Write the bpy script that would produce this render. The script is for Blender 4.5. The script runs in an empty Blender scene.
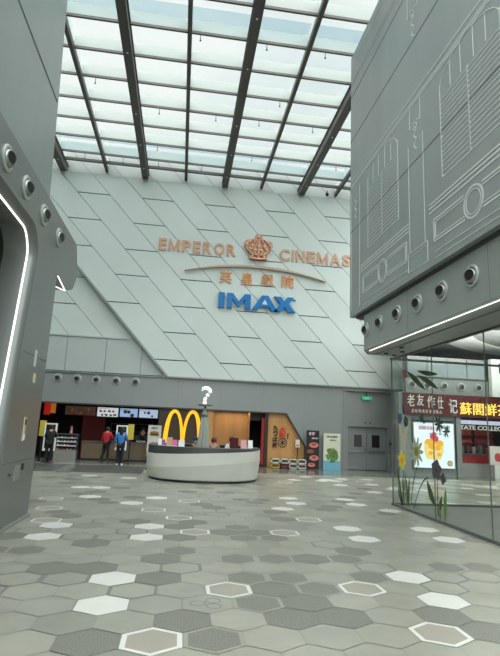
import bpy, bmesh, math, random
from mathutils import Vector, Matrix, Euler
random.seed(7)
C = bpy.context.scene.collection
PI = math.pi

# ---------------------------------------------------------------- camera
cam_data = bpy.data.cameras.new('camera')
cam = bpy.data.objects.new('camera', cam_data)
C.objects.link(cam)
bpy.context.scene.camera = cam
yaw, pitch, roll, fpx = 0.128103, 0.196211, 0.0446405, 501.26
fw = Vector((math.sin(yaw)*math.cos(pitch), math.cos(yaw)*math.cos(pitch), math.sin(pitch)))
r0 = Vector((math.cos(yaw), -math.sin(yaw), 0)); u0 = r0.cross(fw)
rr = r0*math.cos(roll) + u0*math.sin(roll)
uu = -r0*math.sin(roll) + u0*math.cos(roll)
M = Matrix((rr, uu, -fw)).transposed().to_4x4()
M.translation = Vector((0, 0, 1.8))
cam.matrix_world = M
cam_data.sensor_fit = 'HORIZONTAL'
cam_data.sensor_width = 36
cam_data.lens = 36*fpx/500
cam_data.clip_end = 300

# ---------------------------------------------------------------- world, lights, exposure
SKY_BEHIND = 2.3   # sky strength added behind the viewer to brighten the facade and floor
world = bpy.data.worlds.new('world'); bpy.context.scene.world = world
world.use_nodes = True
nt = world.node_tree; nt.nodes.clear()
out = nt.nodes.new('ShaderNodeOutputWorld'); bg = nt.nodes.new('ShaderNodeBackground')
tc = nt.nodes.new('ShaderNodeTexCoord'); nz = nt.nodes.new('ShaderNodeTexNoise')
nz.inputs['Scale'].default_value = 2.2; nz.inputs['Detail'].default_value = 4
rp = nt.nodes.new('ShaderNodeValToRGB')
rp.color_ramp.elements[0].position = .35; rp.color_ramp.elements[0].color = (.66, .77, .79, 1)
rp.color_ramp.elements[1].position = .6; rp.color_ramp.elements[1].color = (.97, 1.0, .98, 1)
sx = nt.nodes.new('ShaderNodeSeparateXYZ')
r2 = nt.nodes.new('ShaderNodeValToRGB')
r2.color_ramp.elements[0].position = .46; r2.color_ramp.elements[0].color = (.12, .12, .115, 1)
r2.color_ramp.elements[1].position = .72; r2.color_ramp.elements[1].color = (1, 1, 1, 1)
e_ = r2.color_ramp.elements.new(.58); e_.color = (.34, .34, .34, 1)
mp = nt.nodes.new('ShaderNodeMapRange'); mp.inputs['From Min'].default_value = -1; mp.inputs['From Max'].default_value = 1
mx = nt.nodes.new('ShaderNodeMixRGB'); mx.blend_type = 'MULTIPLY'; mx.inputs[0].default_value = 1
nt.links.new(tc.outputs['Generated'], nz.inputs['Vector']); nt.links.new(nz.outputs['Fac'], rp.inputs[0])
nt.links.new(tc.outputs['Generated'], sx.inputs[0]); nt.links.new(sx.outputs['Z'], mp.inputs['Value'])
nt.links.new(mp.outputs[0], r2.inputs[0])
nt.links.new(rp.outputs[0], mx.inputs[1]); nt.links.new(r2.outputs[0], mx.inputs[2])
my = nt.nodes.new('ShaderNodeMapRange'); my.inputs['From Min'].default_value = .45; my.inputs['From Max'].default_value = -.3
my.inputs['To Min'].default_value = .4; my.inputs['To Max'].default_value = SKY_BEHIND
nt.links.new(sx.outputs['Y'], my.inputs['Value']); nt.links.new(my.outputs[0], bg.inputs[1])
nt.links.new(mx.outputs[0], bg.inputs[0]); nt.links.new(bg.outputs[0], out.inputs[0])

def area(name, loc, rot, sx_, sy_, power, col=(1, 1, 1)):
    l = bpy.data.lights.new(name, 'AREA'); l.shape = 'RECTANGLE'; l.size = sx_; l.size_y = sy_
    l.energy = power; l.color = col
    o = bpy.data.objects.new(name, l); o.location = loc; o.rotation_euler = rot; C.objects.link(o); return o
area('restaurant_ceiling_lamp', (-3.6, 25.4, 2.9), (0, 0, 0), 4.0, .5, 1.8, (1, .85, .7))
area('wood_shop_ceiling_lamp', (2.6, 24.9, 2.52), (0, 0, 0), 1.6, .3, 6, (1, .82, .6))
area('mall_ceiling_lamp', (13, 18.5, 6.0), (0, 0, 0), 6, 5, 110, (1, .98, .95))
area('mall_ceiling_fill', (13.5, 17.5, 4.0), (PI, 0, 0), 5, 5, 220)  # added fill aimed upward to brighten the mall ceiling, not a fixture
area('showroom_ceiling_lamp', (8.5, 8, 4.6), (0, 0, 0), 3, 6, 40, (1, 1, .98))
area('tea_shop_lamp', (14, 23.8, 3.0), (0, 0, 0), 2.5, .6, 22, (1, .9, .8))

vs = bpy.context.scene.view_settings
bpy.context.scene.display_settings.display_device = 'sRGB'
vs.view_transform = 'Standard'; vs.look = 'None'; vs.gamma = 1; vs.exposure = 1.33
vs.use_curve_mapping = False

# ---------------------------------------------------------------- materials
def lin(c):
    return tuple((v/12.92 if v <= .04045 else ((v+.055)/1.055)**2.4) for v in [x/255 for x in c])
MATS = {}
def mat(name, rgb, rough=.5, metal=0, var=0.0, vscale=4, emit=0, bump=0, bscale=60, spec=.5, stretch=None):
    if name in MATS: return MATS[name]
    m = bpy.data.materials.new(name); m.use_nodes = True; MATS[name] = m
    t = m.node_tree; b = t.nodes['Principled BSDF']
    col = lin(rgb) + (1,)
    b.inputs['Base Color'].default_value = col
    b.inputs['Roughness'].default_value = rough; b.inputs['Metallic'].default_value = metal
    b.inputs['Specular IOR Level'].default_value = spec
    tcn = None
    if var or bump:
        tcn = t.nodes.new('ShaderNodeTexCoord'); src = tcn.outputs['Object']
        if stretch:
            mpn = t.nodes.new('ShaderNodeMapping'); mpn.inputs['Scale'].default_value = stretch
            t.links.new(src, mpn.inputs[0]); src = mpn.outputs[0]
    if var:
        n = t.nodes.new('ShaderNodeTexNoise'); n.inputs['Scale'].default_value = vscale; n.inputs['Detail'].default_value = 5
        t.links.new(src, n.inputs['Vector'])
        r = t.nodes.new('ShaderNodeValToRGB')
        r.color_ramp.elements[0].position = .3; r.color_ramp.elements[1].position = .7
        r.color_ramp.elements[0].color = tuple(max(0, v*(1-var)) for v in col[:3]) + (1,)
        r.color_ramp.elements[1].color = tuple(min(1, v*(1+var)) for v in col[:3]) + (1,)
        t.links.new(n.outputs['Fac'], r.inputs[0]); t.links.new(r.outputs[0], b.inputs['Base Color'])
    if bump:
        n = t.nodes.new('ShaderNodeTexNoise'); n.inputs['Scale'].default_value = bscale
        t.links.new(src, n.inputs['Vector'])
        bp = t.nodes.new('ShaderNodeBump'); bp.inputs['Strength'].default_value = bump; bp.inputs['Distance'].default_value = .01
        t.links.new(n.outputs['Fac'], bp.inputs['Height']); t.links.new(bp.outputs[0], b.inputs['Normal'])
    if emit:
        b.inputs['Emission Color'].default_value = col; b.inputs['Emission Strength'].default_value = emit
    return m
def glass(name, tint, refl=.08, rough=.0, ior=1.45):
    m = bpy.data.materials.new(name); m.use_nodes = True; t = m.node_tree; t.nodes.clear(); MATS[name] = m
    o = t.nodes.new('ShaderNodeOutputMaterial'); tr = t.nodes.new('ShaderNodeBsdfTransparent')
    gl = t.nodes.new('ShaderNodeBsdfGlossy'); gl.inputs['Roughness'].default_value = rough
    lw = t.nodes.new('ShaderNodeLayerWeight'); lw.inputs['Blend'].default_value = .5
    pw = t.nodes.new('ShaderNodeMath'); pw.operation = 'POWER'; pw.inputs[1].default_value = 5.0
    fr = t.nodes.new('ShaderNodeMapRange'); fr.inputs['To Min'].default_value = refl*.25; fr.inputs['To Max'].default_value = .3
    t.links.new(lw.outputs['Facing'], pw.inputs[0]); t.links.new(pw.outputs[0], fr.inputs['Value'])
    mxn = t.nodes.new('ShaderNodeMixShader'); tr.inputs[0].default_value = tuple(tint) + (1,)
    t.links.new(fr.outputs[0], mxn.inputs[0]); t.links.new(tr.outputs[0], mxn.inputs[1]); t.links.new(gl.outputs[0], mxn.inputs[2])
    t.links.new(mxn.outputs[0], o.inputs[0]); return m

m_clad = mat('pale_green_grey_cladding', (193, 201, 196), .42, .1, .04, .35, bump=.02)
m_joint = mat('joint_shadow_gap', (58, 62, 60), .8)
m_lower = mat('mid_grey_metal_panel', (138, 142, 140), .4, .15, .04, .5)
m_left = mat('left_building_metal', (120, 124, 121), .33, .35, .05, .4)
m_left_up = mat('left_upper_panel', (144, 152, 148), .3, .3, .06, .5, stretch=(1, 3, .3))
m_right = mat('right_box_metal', (150, 157, 155), .38, .3, .06, .6, stretch=(1, 3, .25))
m_fascia = mat('fascia_metal', (150, 156, 152), .35, .3, .04, .6)
m_line = mat('pale_line_art', (200, 207, 203), .5)
m_seam = mat('panel_seam', (88, 92, 90), .7)
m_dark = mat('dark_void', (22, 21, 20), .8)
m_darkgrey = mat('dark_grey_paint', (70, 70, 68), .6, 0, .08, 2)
m_steel = mat('dark_steel_beam', (84, 80, 76), .5, .2, .05, 3)
m_reveal = mat('white_reveal', (214, 217, 212), .6)
m_chrome = mat('brushed_chrome', (150, 152, 150), .32, .9)
m_flange = mat('satin_flange', (182, 185, 182), .4, .4)
m_black = mat('black_plastic', (24, 24, 25), .4)
m_white = mat('white_paint', (226, 227, 222), .45)
m_lamp = mat('lamp_diffuser', (255, 255, 250), .5, emit=.8)
m_copper = mat('copper_letter_face', (190, 146, 118), .4, .35, .12, 5)
m_copper_d = mat('copper_dark', (184, 134, 110), .5, .2)
m_bluel = mat('blue_letter', (0, 104, 166), .4)
m_gold = mat('golden_yellow_letter', (250, 170, 12), .4, emit=.35)
m_wood = mat('light_oak_veneer', (178, 132, 78), .45, 0, .12, 3, stretch=(1, 1, .15))
m_woodcounter = mat('taupe_wood_counter', (104, 87, 70), .5, 0, .1, 3, stretch=(.3, 1, 3))
m_brown = mat('dark_brown_wall', (56, 46, 38), .6, 0, .08, 2)
m_red = mat('red_panel', (150, 28, 26), .5)
m_maroon = mat('maroon_sign', (88, 14, 20), .55, 0, .15, 8)
m_border = mat('polished_border_tile', (112, 112, 106), .12, 0, .06, 1.5)
m_glass = glass('clear_glass', (.93, .96, .945))
m_roofglass = glass('roof_glass', (.96, .98, .98))
m_skin = mat('skin', (196, 150, 122), .55)
m_hair = mat('black_hair', (22, 19, 18), .6)

# ---------------------------------------------------------------- mesh helpers
class MB:
    def __init__(s): s.v = []; s.f = []; s.m = []
    def face(s, pts, mi=0):
        b = len(s.v); s.v += [tuple(p) for p in pts]; s.f.append(tuple(range(b, b+len(pts)))); s.m.append(mi); return s
    def box(s, x0, x1, y0, y1, z0, z1, mi=0):
        b = len(s.v)
        s.v += [(x, y, z) for z in (z0, z1) for y in (y0, y1) for x in (x0, x1)]
        for q in ((0, 2, 3, 1), (4, 5, 7, 6), (0, 1, 5, 4), (2, 6, 7, 3), (0, 4, 6, 2), (1, 3, 7, 5)):
            s.f.append(tuple(b+i for i in q)); s.m.append(mi)
        return s
    def prism(s, poly, axis, a, b_, mi=0):
        """poly = 2D points; axis 'x': poly (y,z); 'y': poly (x,z); 'z': poly (x,y)"""
        def P(p, d):
            return (d, p[0], p[1]) if axis == 'x' else ((p[0], d, p[1]) if axis == 'y' else (p[0], p[1], d))
        n = len(poly); b = len(s.v)
        s.v += [P(p, a) for p in poly] + [P(p, b_) for p in poly]
        s.f.append(tuple(range(b+n-1, b-1, -1))); s.f.append(tuple(range(b+n, b+2*n))); s.m += [mi, mi]
        for i in range(n):
            j = (i+1) % n; s.f.append((b+i, b+j, b+n+j, b+n+i)); s.m.append(mi)
        return s
    def lathe(s, prof, n=24, mi=0, cap=True, cx=0, cy=0):
        """prof = [(r,z)] about z axis"""
        b = len(s.v); k = len(prof)
        for (r, z) in prof:
            for i in range(n):
                t = 2*PI*i/n; s.v.append((cx+r*math.cos(t), cy+r*math.sin(t), z))
        for a in range(k-1):
            for i in range(n):
                j = (i+1) % n; s.f.append((b+a*n+i, b+a*n+j, b+(a+1)*n+j, b+(a+1)*n+i)); s.m.append(mi)
        if cap:
            s.f.append(tuple(b+i for i in range(n-1, -1, -1))); s.f.append(tuple(b+(k-1)*n+i for i in range(n))); s.m += [mi, mi]
        return s
    def tube(s, path, r, n=8, mi=0, closed=False):
        pts = [Vector(p) for p in path]; b = len(s.v); k = len(pts)
        rad = r if isinstance(r, (list, tuple)) else [r]*k
        for i, p in enumerate(pts):
            if closed: d = pts[(i+1) % k]-pts[i-1]
            else: d = pts[min(i+1, k-1)]-pts[max(i-1, 0)]
            d.normalize(); up = Vector((0, 0, 1)) if abs(d.z) < .9 else Vector((1, 0, 0))
            a = d.cross(up).normalized(); c = a.cross(d)
            for j in range(n):
                t = 2*PI*j/n; s.v.append(tuple(p + a*math.cos(t)*rad[i] + c*math.sin(t)*rad[i]))
        for i in range(k if closed else k-1):
            i2 = (i+1) % k
            for j in range(n):
                j2 = (j+1) % n; s.f.append((b+i*n+j, b+i*n+j2, b+i2*n+j2, b+i2*n+j)); s.m.append(mi)
        if not closed:
            s.f.append(tuple(b+j for j in range(n-1, -1, -1))); s.f.append(tuple(b+(k-1)*n+j for j in range(n))); s.m += [mi, mi]
        return s
    def sphere(s, c, r, mi=0, sc=(1, 1, 1), nu=12, nv=8):
        b = len(s.v)
        for a in range(nv+1):
            ph = PI*a/nv
            for i in range(nu):
                t = 2*PI*i/nu
                s.v.append((c[0]+r*sc[0]*math.sin(ph)*math.cos(t), c[1]+r*sc[1]*math.sin(ph)*math.sin(t), c[2]+r*sc[2]*math.cos(ph)))
        for a in range(nv):
            for i in range(nu):
                j = (i+1) % nu; s.f.append((b+a*nu+i, b+(a+1)*nu+i, b+(a+1)*nu+j, b+a*nu+j)); s.m.append(mi)
        return s
    def build(s, name, mats, parent=None, smooth=False, loc=None, bevel=0):
        me = bpy.data.meshes.new(name); me.from_pydata(s.v, [], s.f)
        ms = mats if isinstance(mats, (list, tuple)) else [mats]
        for m in ms: me.materials.append(m)
        me.polygons.foreach_set('material_index', s.m)
        bm = bmesh.new(); bm.from_mesh(me); bmesh.ops.remove_doubles(bm, verts=bm.verts, dist=1e-5)
        bmesh.ops.recalc_face_normals(bm, faces=bm.faces)
        if bevel:
            bmesh.ops.bevel(bm, geom=[e for e in bm.edges if len(e.link_faces) == 2 and e.calc_face_angle(0) > .6], offset=bevel, segments=2, affect='EDGES', clamp_overlap=True)
        bm.to_mesh(me); bm.free()
        if smooth:
            me.polygons.foreach_set('use_smooth', [True]*len(me.polygons))
            me.set_sharp_from_angle(angle=.7)
        o = bpy.data.objects.new(name, me); C.objects.link(o)
        if loc: o.location = loc
        if parent: o.parent = parent
        return o
def tag(o, label, cat, group=None, kind=None):
    o['label'] = label; o['category'] = cat
    if group: o['group'] = group
    if kind: o['kind'] = kind
    return o
def thing(name, loc, label, cat, group=None, rot=(0, 0, 0)):
    o = bpy.data.objects.new(name, None); C.objects.link(o); o.location = loc; o.rotation_euler = rot; o.empty_display_size = .1
    return tag(o, label, cat, group)
def struct(o, label=None, cat=None):
    o['kind'] = 'structure'
    if label: o['label'] = label
    if cat: o['category'] = cat
    return o
def sroot(name, label, cat):
    o = bpy.data.objects.new(name, None); C.objects.link(o); return struct(o, label, cat)
def dup(root, loc, rot=None, label=None):
    r = root.copy(); C.objects.link(r); r.location = loc
    if rot is not None: r.rotation_euler = rot
    if label: r['label'] = label
    for ch in list(root.children):
        c = ch.copy(); C.objects.link(c); c.parent = r
        for g in list(ch.children):
            d = g.copy(); C.objects.link(d); d.parent = c
    return r
def text_mb(body, x0, x1, z0, z1, y, depth, bold=.0, mi=0, mb=None, keep=False):
    """raised writing facing -Y, fitted into the box x0..x1, z0..z1 with its back at y"""
    cu = bpy.data.curves.new('text', 'FONT'); cu.body = body; cu.extrude = .5; cu.offset = bold; cu.resolution_u = 3
    o = bpy.data.objects.new('text', cu); C.objects.link(o)
    dg = bpy.context.evaluated_depsgraph_get(); me = bpy.data.meshes.new_from_object(o.evaluated_get(dg))
    mb = mb or MB()
    if len(me.vertices):
        xs = [v.co.x for v in me.vertices]; ys = [v.co.y for v in me.vertices]
        ax, bx, ay, by = min(xs), max(xs), min(ys), max(ys)
        b = len(mb.v)
        for v in me.vertices:
            mb.v.append((x0+(v.co.x-ax)/(bx-ax)*(x1-x0), y-depth*(v.co.z+.5), z0+(v.co.y-ay)/(by-ay)*(z1-z0)))
        for p in me.polygons: mb.f.append(tuple(b+i for i in p.vertices)); mb.m.append(mi)
    bpy.data.objects.remove(o); bpy.data.meshes.remove(me); bpy.data.curves.remove(cu)
    return mb
def clip(poly, region):
    """Sutherland-Hodgman, region convex counter-clockwise"""
    outp = poly
    for i in range(len(region)):
        a, b = region[i], region[(i+1) % len(region)]
        inp = outp; outp = []
        side = lambda p: (b[0]-a[0])*(p[1]-a[1])-(b[1]-a[1])*(p[0]-a[0])
        for j in range(len(inp)):
            p, q = inp[j-1], inp[j]; sp, sq = side(p), side(q)
            if (sp < 0) != (sq < 0):
                t = sp/(sp-sq); outp.append((p[0]+t*(q[0]-p[0]), p[1]+t*(q[1]-p[1])))
            if sq >= 0: outp.append(q)
        if not outp: return []
    return outp

# ================================================================ FLOOR
def floor_tiles():
    S, Rw, TH = .531, .454, 0
    c, sn = math.cos(TH), math.sin(TH); ox, oy = -.645, 5.599
    mats = [mat('tile_grey', (147, 146, 134), .3, 0, .10, 2.0, bump=.03), mat('tile_light_grey', (154, 152, 140), .3, 0, .08, 2.2),
            mat('tile_mid_grey', (138, 137, 126), .32, 0, .08, 2.5), mat('tile_dark_speckled', (119, 118, 109), .4, 0, .45, 70),
            mat('tile_white', (214, 213, 206), .3, 0, .03, 3), mat('tile_beige', (156, 150, 138), .35, 0, .06, 3),
            mat('tile_border_dark', (120, 121, 113), .35), mat('tile_grout', (138, 137, 126), .5), mat('tile_thin_line', (100, 101, 95), .5)]
    K = {}
    for q in [(1, -2), (3, -2), (2, -1), (0, 2), (-3, 3), (-2, 3), (3, 0), (-1, 4), (-1, 5), (-4, 6), (-2, 7), (-5, 5), (-8, 11), (-9, 12), (-5, 10), (2, 2), (3, 2), (3, 1), (4, 1), (4, 0), (4, -1), (5, -1), (5, 2), (4, 4), (4, 5), (7, 3), (8, 3), (7, -1), (8, -2), (0, 7), (1, 7), (-1, 8), (0, 8), (-1, 9), (-3, 10), (0, 11), (1, 4), (2, 4), (3, 4)]: K[q] = 'dk'
    for q in [(-5, 7), (-4, 7), (0, 3), (0, 1), (-4, 8), (-7, 8), (-3, 2), (-2, 2), (-3, 1), (5, 3), (7, 2), (8, 2), (7, 1), (3, 6)]: K[q] = 'ol'
    for q in [(0, 0), (-1, 2), (-3, 7), (-4, 9), (-7, 9), (-6, 7), (-11, 17), (6, 2), (7, 0), (4, 7), (3, 9), (7, 7), (6, 9), (-13, 21), (-8, 17), (-8, 15), (-2, 18), (-1, 16), (-1, 14), (1, 18), (2, 16), (4, 14)]: K[q] = 'wh'
    for q in [(2, -2), (2, 1), (-2, 8), (5, 1), (7, -2), (1, 8), (1, 11), (-12, 16), (-10, 13), (-8, 10), (-4, 11), (-6, 13), (-6, 16)]: K[q] = 'fr'
    K[(2, 0)] = 'sy'
    mb = MB(); rnd = random.Random(3)
    Y0, Y1, X0, X1 = -3.0, 20.9, -14.0, 20.0
    reg = [(X0, Y0), (X1, Y0), (X1, Y1), (X0, Y1)]
    def hexa(cx, cy, k):
        R = S/math.sqrt(3)*k; q = Rw/(S*math.sqrt(3)/2)
        return [(cx+R*math.cos(PI/6+PI/3*i)*c, cy+R*math.cos(PI/6+PI/3*i)*.037+R*q*math.sin(PI/6+PI/3*i)) for i in range(6)]
    for j in range(-22, 36):
        for i in range(-45, 48):
            cx = ox+.529*i+.261*j; cy = oy+.020*i+.454*j
            if not (X0-.4 < cx < X1+.4 and Y0-.4 < cy < Y1+.4): continue
            kind = K.get((i, j))
            if kind is None:
                a = rnd.random()
                known = (-2.2 < cx < 5.2 and cy < 9.3); mid_ = (-6 < cx < 5.5 and cy < 17.5)
                if known: kind = 'pl' if a < .9 else 'p2'
                elif mid_: kind = 'pl' if a < .66 else 'p2' if a < .85 else 'dk' if a < .94 else 'ol' if a < .975 or cy < 14 else 'wh'
                else: kind = 'pl' if a < .6 else 'p2' if a < .74 else 'dk' if a < .83 else 'ol' if a < .88 else 'wh' if a < .96 else 'fr'
            def ring(k0, k1, mi, z=0.0):
                A, B = hexa(cx, cy, k0), hexa(cx, cy, k1)
                for t in range(6):
                    u = (t+1) % 6; P = clip([A[t], A[u], B[u], B[t]], reg)
                    if len(P) > 2: mb.face([(p[0], p[1], z) for p in P], mi)
            def core(k, mi):
                P = clip(hexa(cx, cy, k), reg)
                if len(P) > 2: mb.face([(p[0], p[1], 0) for p in P], mi)
            base = rnd.choice([0, 0, 1])
            if kind == 'pl': ring(1, .985, 7); core(.985, base)
            elif kind == 'p2': core(1, 2)
            elif kind == 'dk':
                if rnd.random() < .5: ring(1, .84, 0); core(.84, 3)
                else: core(1, 3)
            elif kind == 'ol': ring(1, .86, 6); core(.86, base)
            elif kind == 'wh': ring(1, .96, 7); core(.96, 4)
            elif kind == 'fr': ring(1, .97, 7); ring(.97, .8, 4); core(.8, 5)
            elif kind == 'sy':
                ring(1, .97, 6); core(.97, base)
                for (dx, dy) in ((-.1, 0), (.06, .08), (.06, -.08)):
                    for t in range(24):
                        a0, a1 = 2*PI*t/24, 2*PI*(t+1)/24
                        for (ra, rb) in ((.07, .078),):
                            mb.face([(cx+dx+ra*math.cos(a0), cy+dy+ra*math.sin(a0), .001), (cx+dx+rb*math.cos(a0), cy+dy+rb*math.sin(a0), .001),
                                     (cx+dx+rb*math.cos(a1), cy+dy+rb*math.sin(a1), .001), (cx+dx+ra*math.cos(a1), cy+dy+ra*math.sin(a1), .001)], 8)
    n = len(mats)
    mats.append(m_border); mats.append(mat('dark_floor_band', (84, 84, 80), .3, 0, .05, 1)); mats.append(mat('pale_floor_band', (178, 176, 168), .15))
    mb.face([(X0, 20.9, 0), (X1, 20.9, 0), (X1, 29, 0), (X0, 29, 0)], n)
    mb.face([(X0, 18.3, .001), (-1.25, 19.1, .001), (-1.25, 22.3, .001), (X0, 22.3, .001)], n+1)
    mb.face([(-4.3, 19.0, .002), (-3.9, 19.0, .002), (-3.9, 22.3, .002), (-4.3, 22.3, .002)], n)
    mb.face([(X0, 22.4, .001), (-1.0, 22.4, .001), (-1.0, 22.7, .001), (X0, 22.7, .001)], n+2)
    mb.box(X0, X1, Y0, 29, -.2, -.003, 7)
    me = mb.build('floor', mats)
    for p in me.data.polygons:
        pass
    return struct(me, 'hexagon tiled floor of the atrium in greys, white and beige', 'floor')
floor_tiles()

# ================================================================ BACK WALL (cinema facade)
DX = .93
def cladding_panels(mb, region, xref, zref, w, rows, y0, y1, k0, k1, par=0):
    g1, g2 = .014, .024
    for k in range(k0, k1):
        xl = lambda z: xref+w*k+DX*(zref-z)
        rw = [r for i, r in enumerate(rows) if (i+k+par) % 2 == 0]
        rw = [20] + rw + [2.0]
        for a in range(len(rw)-1):
            zt, zb = rw[a]-g2, rw[a+1]+g2
            poly = [(xl(zb)+g1, zb), (xl(zb)+w-g1, zb), (xl(zt)+w-g1, zt), (xl(zt)+g1, zt)]
            P = clip(poly, region)
            if len(P) > 2: mb.prism(P, 'y', y0, y1, 0)
wb = sroot('wall_back', 'pale grey cinema wall clad in slanted staggered panels', 'wall')
reg = [(-.77, 4.03), (11.0, 4.03), (11.0, 13.95), (-9.95, 13.95)]
mb = MB()
rows = [12.9, 11.53, 10.15, 8.83, 7.45, 6.14, 4.8]
cladding_panels(mb, reg, -5.82, 12.9, 1.577, rows, 24.1, 24.16, -4, 14)
mb.build('upper_cladding', m_clad, wb)
MB().prism(reg, 'y', 24.15, 24.5, 0).build('cladding_backing', m_joint, wb)
# trims around the raised cladding field
mb = MB()
mb.box(-.77, 11.0, 24.08, 24.5, 3.97, 4.03)
mb.prism([(-.77, 3.99), (-.70, 4.03), (-9.85, 13.95), (-9.97, 13.95), (-.84, 4.03)], 'y', 24.08, 24.5)
mb.build('cladding_edge_trim', m_lower, wb)
reg2 = [(-14, 5.75), (-2.3, 5.75), (-9.3, 13.3), (-14, 13.95)]
mb = MB(); cladding_panels(mb, reg2, -5.64, 7.59, 1.577, [10.0, 8.63, 7.27], 24.4, 24.46, -8, 5, 1)
mb.build('recessed_cladding', m_clad, wb)
mb = MB(); mb.box(-14, -1, 24.46, 24.6, 4.03, 14); mb.build('recessed_backing', m_joint, wb)
mb = MB()
for x0, x1 in ((-14, -9.3), (-9.28, -7.4), (-7.38, -5.52), (-5.5, -3.72), (-3.7, -2.05), (-2.03, -.9)):
    mb.box(x0, x1, 24.3, 24.48, 4.05, 5.68)
mb.box(-14, -1.0, 24.26, 24.5, 5.68, 5.75); mb.build('plain_band', mat('plain_band_metal', (172, 179, 175), .42, .1, .03, .4), wb)
mb = MB()
mb.box(-14, 11, 24.14, 24.5, 3.95, 4.0)
mb.build('shadow_ledge', m_lower, wb)
# lower wall with the shop openings
mb = MB()
low = [(-14, 2.58), (5.1, 2.58), (6.08, 1.05), (6.08, 0), (8.0, 0), (8.0, 3.82), (10.5, 3.82), (10.5, 0), (11, 0), (11, 3.96), (-14, 3.96)]
mb.prism(low, 'y', 24.2, 24.42)
mb.build('lower_wall', m_lower, wb)
mb = MB()
for x in (-8.4, -6.35, -4.3, -2.25, -.2, 1.85, 3.9, 5.95): mb.box(x, x+.005, 24.197, 24.3, 2.6 if x < 5 else 1.3, 3.95)
mb.box(7.92, 7.935, 24.196, 24.3, 0, 3.9)
mb.box(10.49, 10.51, 24.18, 24.3, 0, 3.9)
mb.build('lower_wall_seam', m_seam, wb)
mb = MB()   # dark frame of the slanted shop opening
mb.prism([(-7, 2.52), (5.06, 2.52), (6.02, 1.04), (6.02, 0), (6.08, 0), (6.08, 1.06), (5.1, 2.58), (-7, 2.58)], 'y', 24.17, 24.44)
mb.build('opening_frame', mat('bronze_frame', (70, 62, 54), .5), wb)
# shop volumes behind the openings
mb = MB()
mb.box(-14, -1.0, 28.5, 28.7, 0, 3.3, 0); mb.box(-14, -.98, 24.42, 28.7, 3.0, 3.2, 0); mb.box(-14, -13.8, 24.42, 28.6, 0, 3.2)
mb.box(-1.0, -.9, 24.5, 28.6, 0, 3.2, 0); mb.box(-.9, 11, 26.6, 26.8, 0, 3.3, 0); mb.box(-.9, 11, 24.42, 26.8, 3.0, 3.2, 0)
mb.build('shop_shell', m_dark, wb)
MB().box(-1.0, 1.28, 24.25, 24.5, 0, 3.0).build('brown_wall', m_brown, wb)
mb = MB(); mb.box(1.28, 1.56, 24.22, 24.5, 0, 3.0); mb.box(1.56, 3.4, 25.4, 25.5, 0, 3.0); mb.box(1.5, 1.56, 24.5, 25.5, 0, 3.0)
mb.box(4.22, 6.08, 24.3, 24.4, 0, 2.6); mb.box(3.36, 3.42, 25.0, 25.5, 0, 3.0)
for x in (2.2, 2.85): mb.box(x, x+.012, 25.39, 25.42, 0, 3)
mb.build('oak_wall', m_wood, wb)
MB().box(4.06, 4.22, 24.24, 24.5, 0, 2.56).build('dark_doorpost', mat('dark_post', (46, 34, 28), .5), wb)
MB().box(3.4, 4.1, 24.6, 24.7, 2.15, 3.0).build('door_header', m_brown, wb)
MB().box(3.92, 4.05, 24.3, 24.5, .1, 2.3).build('red_door_banner', m_red, wb)
# recessed wall above the cladding up to the roof glass
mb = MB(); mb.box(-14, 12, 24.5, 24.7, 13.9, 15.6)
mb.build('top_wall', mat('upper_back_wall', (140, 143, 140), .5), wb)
mb = MB()
for k in range(-6, 12):
    x = -6.73+1.577*k; mb.prism([(x, 13.9), (x+.02, 13.9), (x-1.5, 15.6), (x-1.52, 15.6)], 'y', 24.49, 24.6)
mb.build('top_wall_seam', m_seam, wb)

# doors
def door_leaf(n, x0, x1, hinge):
    d = MB().box(x0, x1, 24.5, 24.56, .02, 2.08).build('door_%d' % n, mat('grey_door_paint', (132, 136, 134), .45))
    struct(d, 'grey metal fire door leaf with a small dark window, %s leaf of the pair' % hinge, 'door')
    cx = (x0+x1)/2+(.05 if n == 1 else -.05)
    MB().box(cx-.25, cx+.25, 24.485, 24.5, 1.05, 1.75).build('window_frame', m_lower, d)
    MB().box(cx-.2, cx+.2, 24.475, 24.49, 1.1, 1.7).build('pane', mat('dark_wired_glass', (44, 36, 36), .15), d)
    h = MB(); h.box(x0+.08, x1-.08, 24.44, 24.465, .86, .92); h.box(x0+.1, x0+.15, 24.46, 24.5, .85, .93); h.box(x1-.15, x1-.1, 24.46, 24.5, .85, .93)
    h.build('push_bar', m_chrome, d)
    hx = x1-.07 if n == 1 else x0+.07
    MB().box(hx-.03, hx+.03, 24.46, 24.5, 1.0, 1.3).build('handle', m_chrome, d)
    k = MB().box(x0, x1, 24.49, 24.5, .02, .2); k.build('kick_plate', m_lower, d)
door_leaf(1, 8.24, 9.24, 'left'); door_leaf(2, 9.26, 10.26, 'right')
t1 = MB(); t1.box(8.0, 8.22, 24.3, 24.6, 0, 3.82); t1.box(10.28, 10.5, 24.3, 24.6, 0, 3.82); t1.box(8.22, 10.28, 24.4, 24.6, 2.1, 3.82)
t1.box(8.2, 10.3, 24.38, 24.4, 2.09, 2.15)
struct(t1.build('trim_1', m_lower), 'grey panelled surround of the double fire door', 'door surround')
b = MB().box(8.0, 10.5, 24.6, 24.7, 0, 4.0).build('trim_2', m_darkgrey); struct(b, 'dark backing behind the fire door niche', 'wall')

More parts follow.
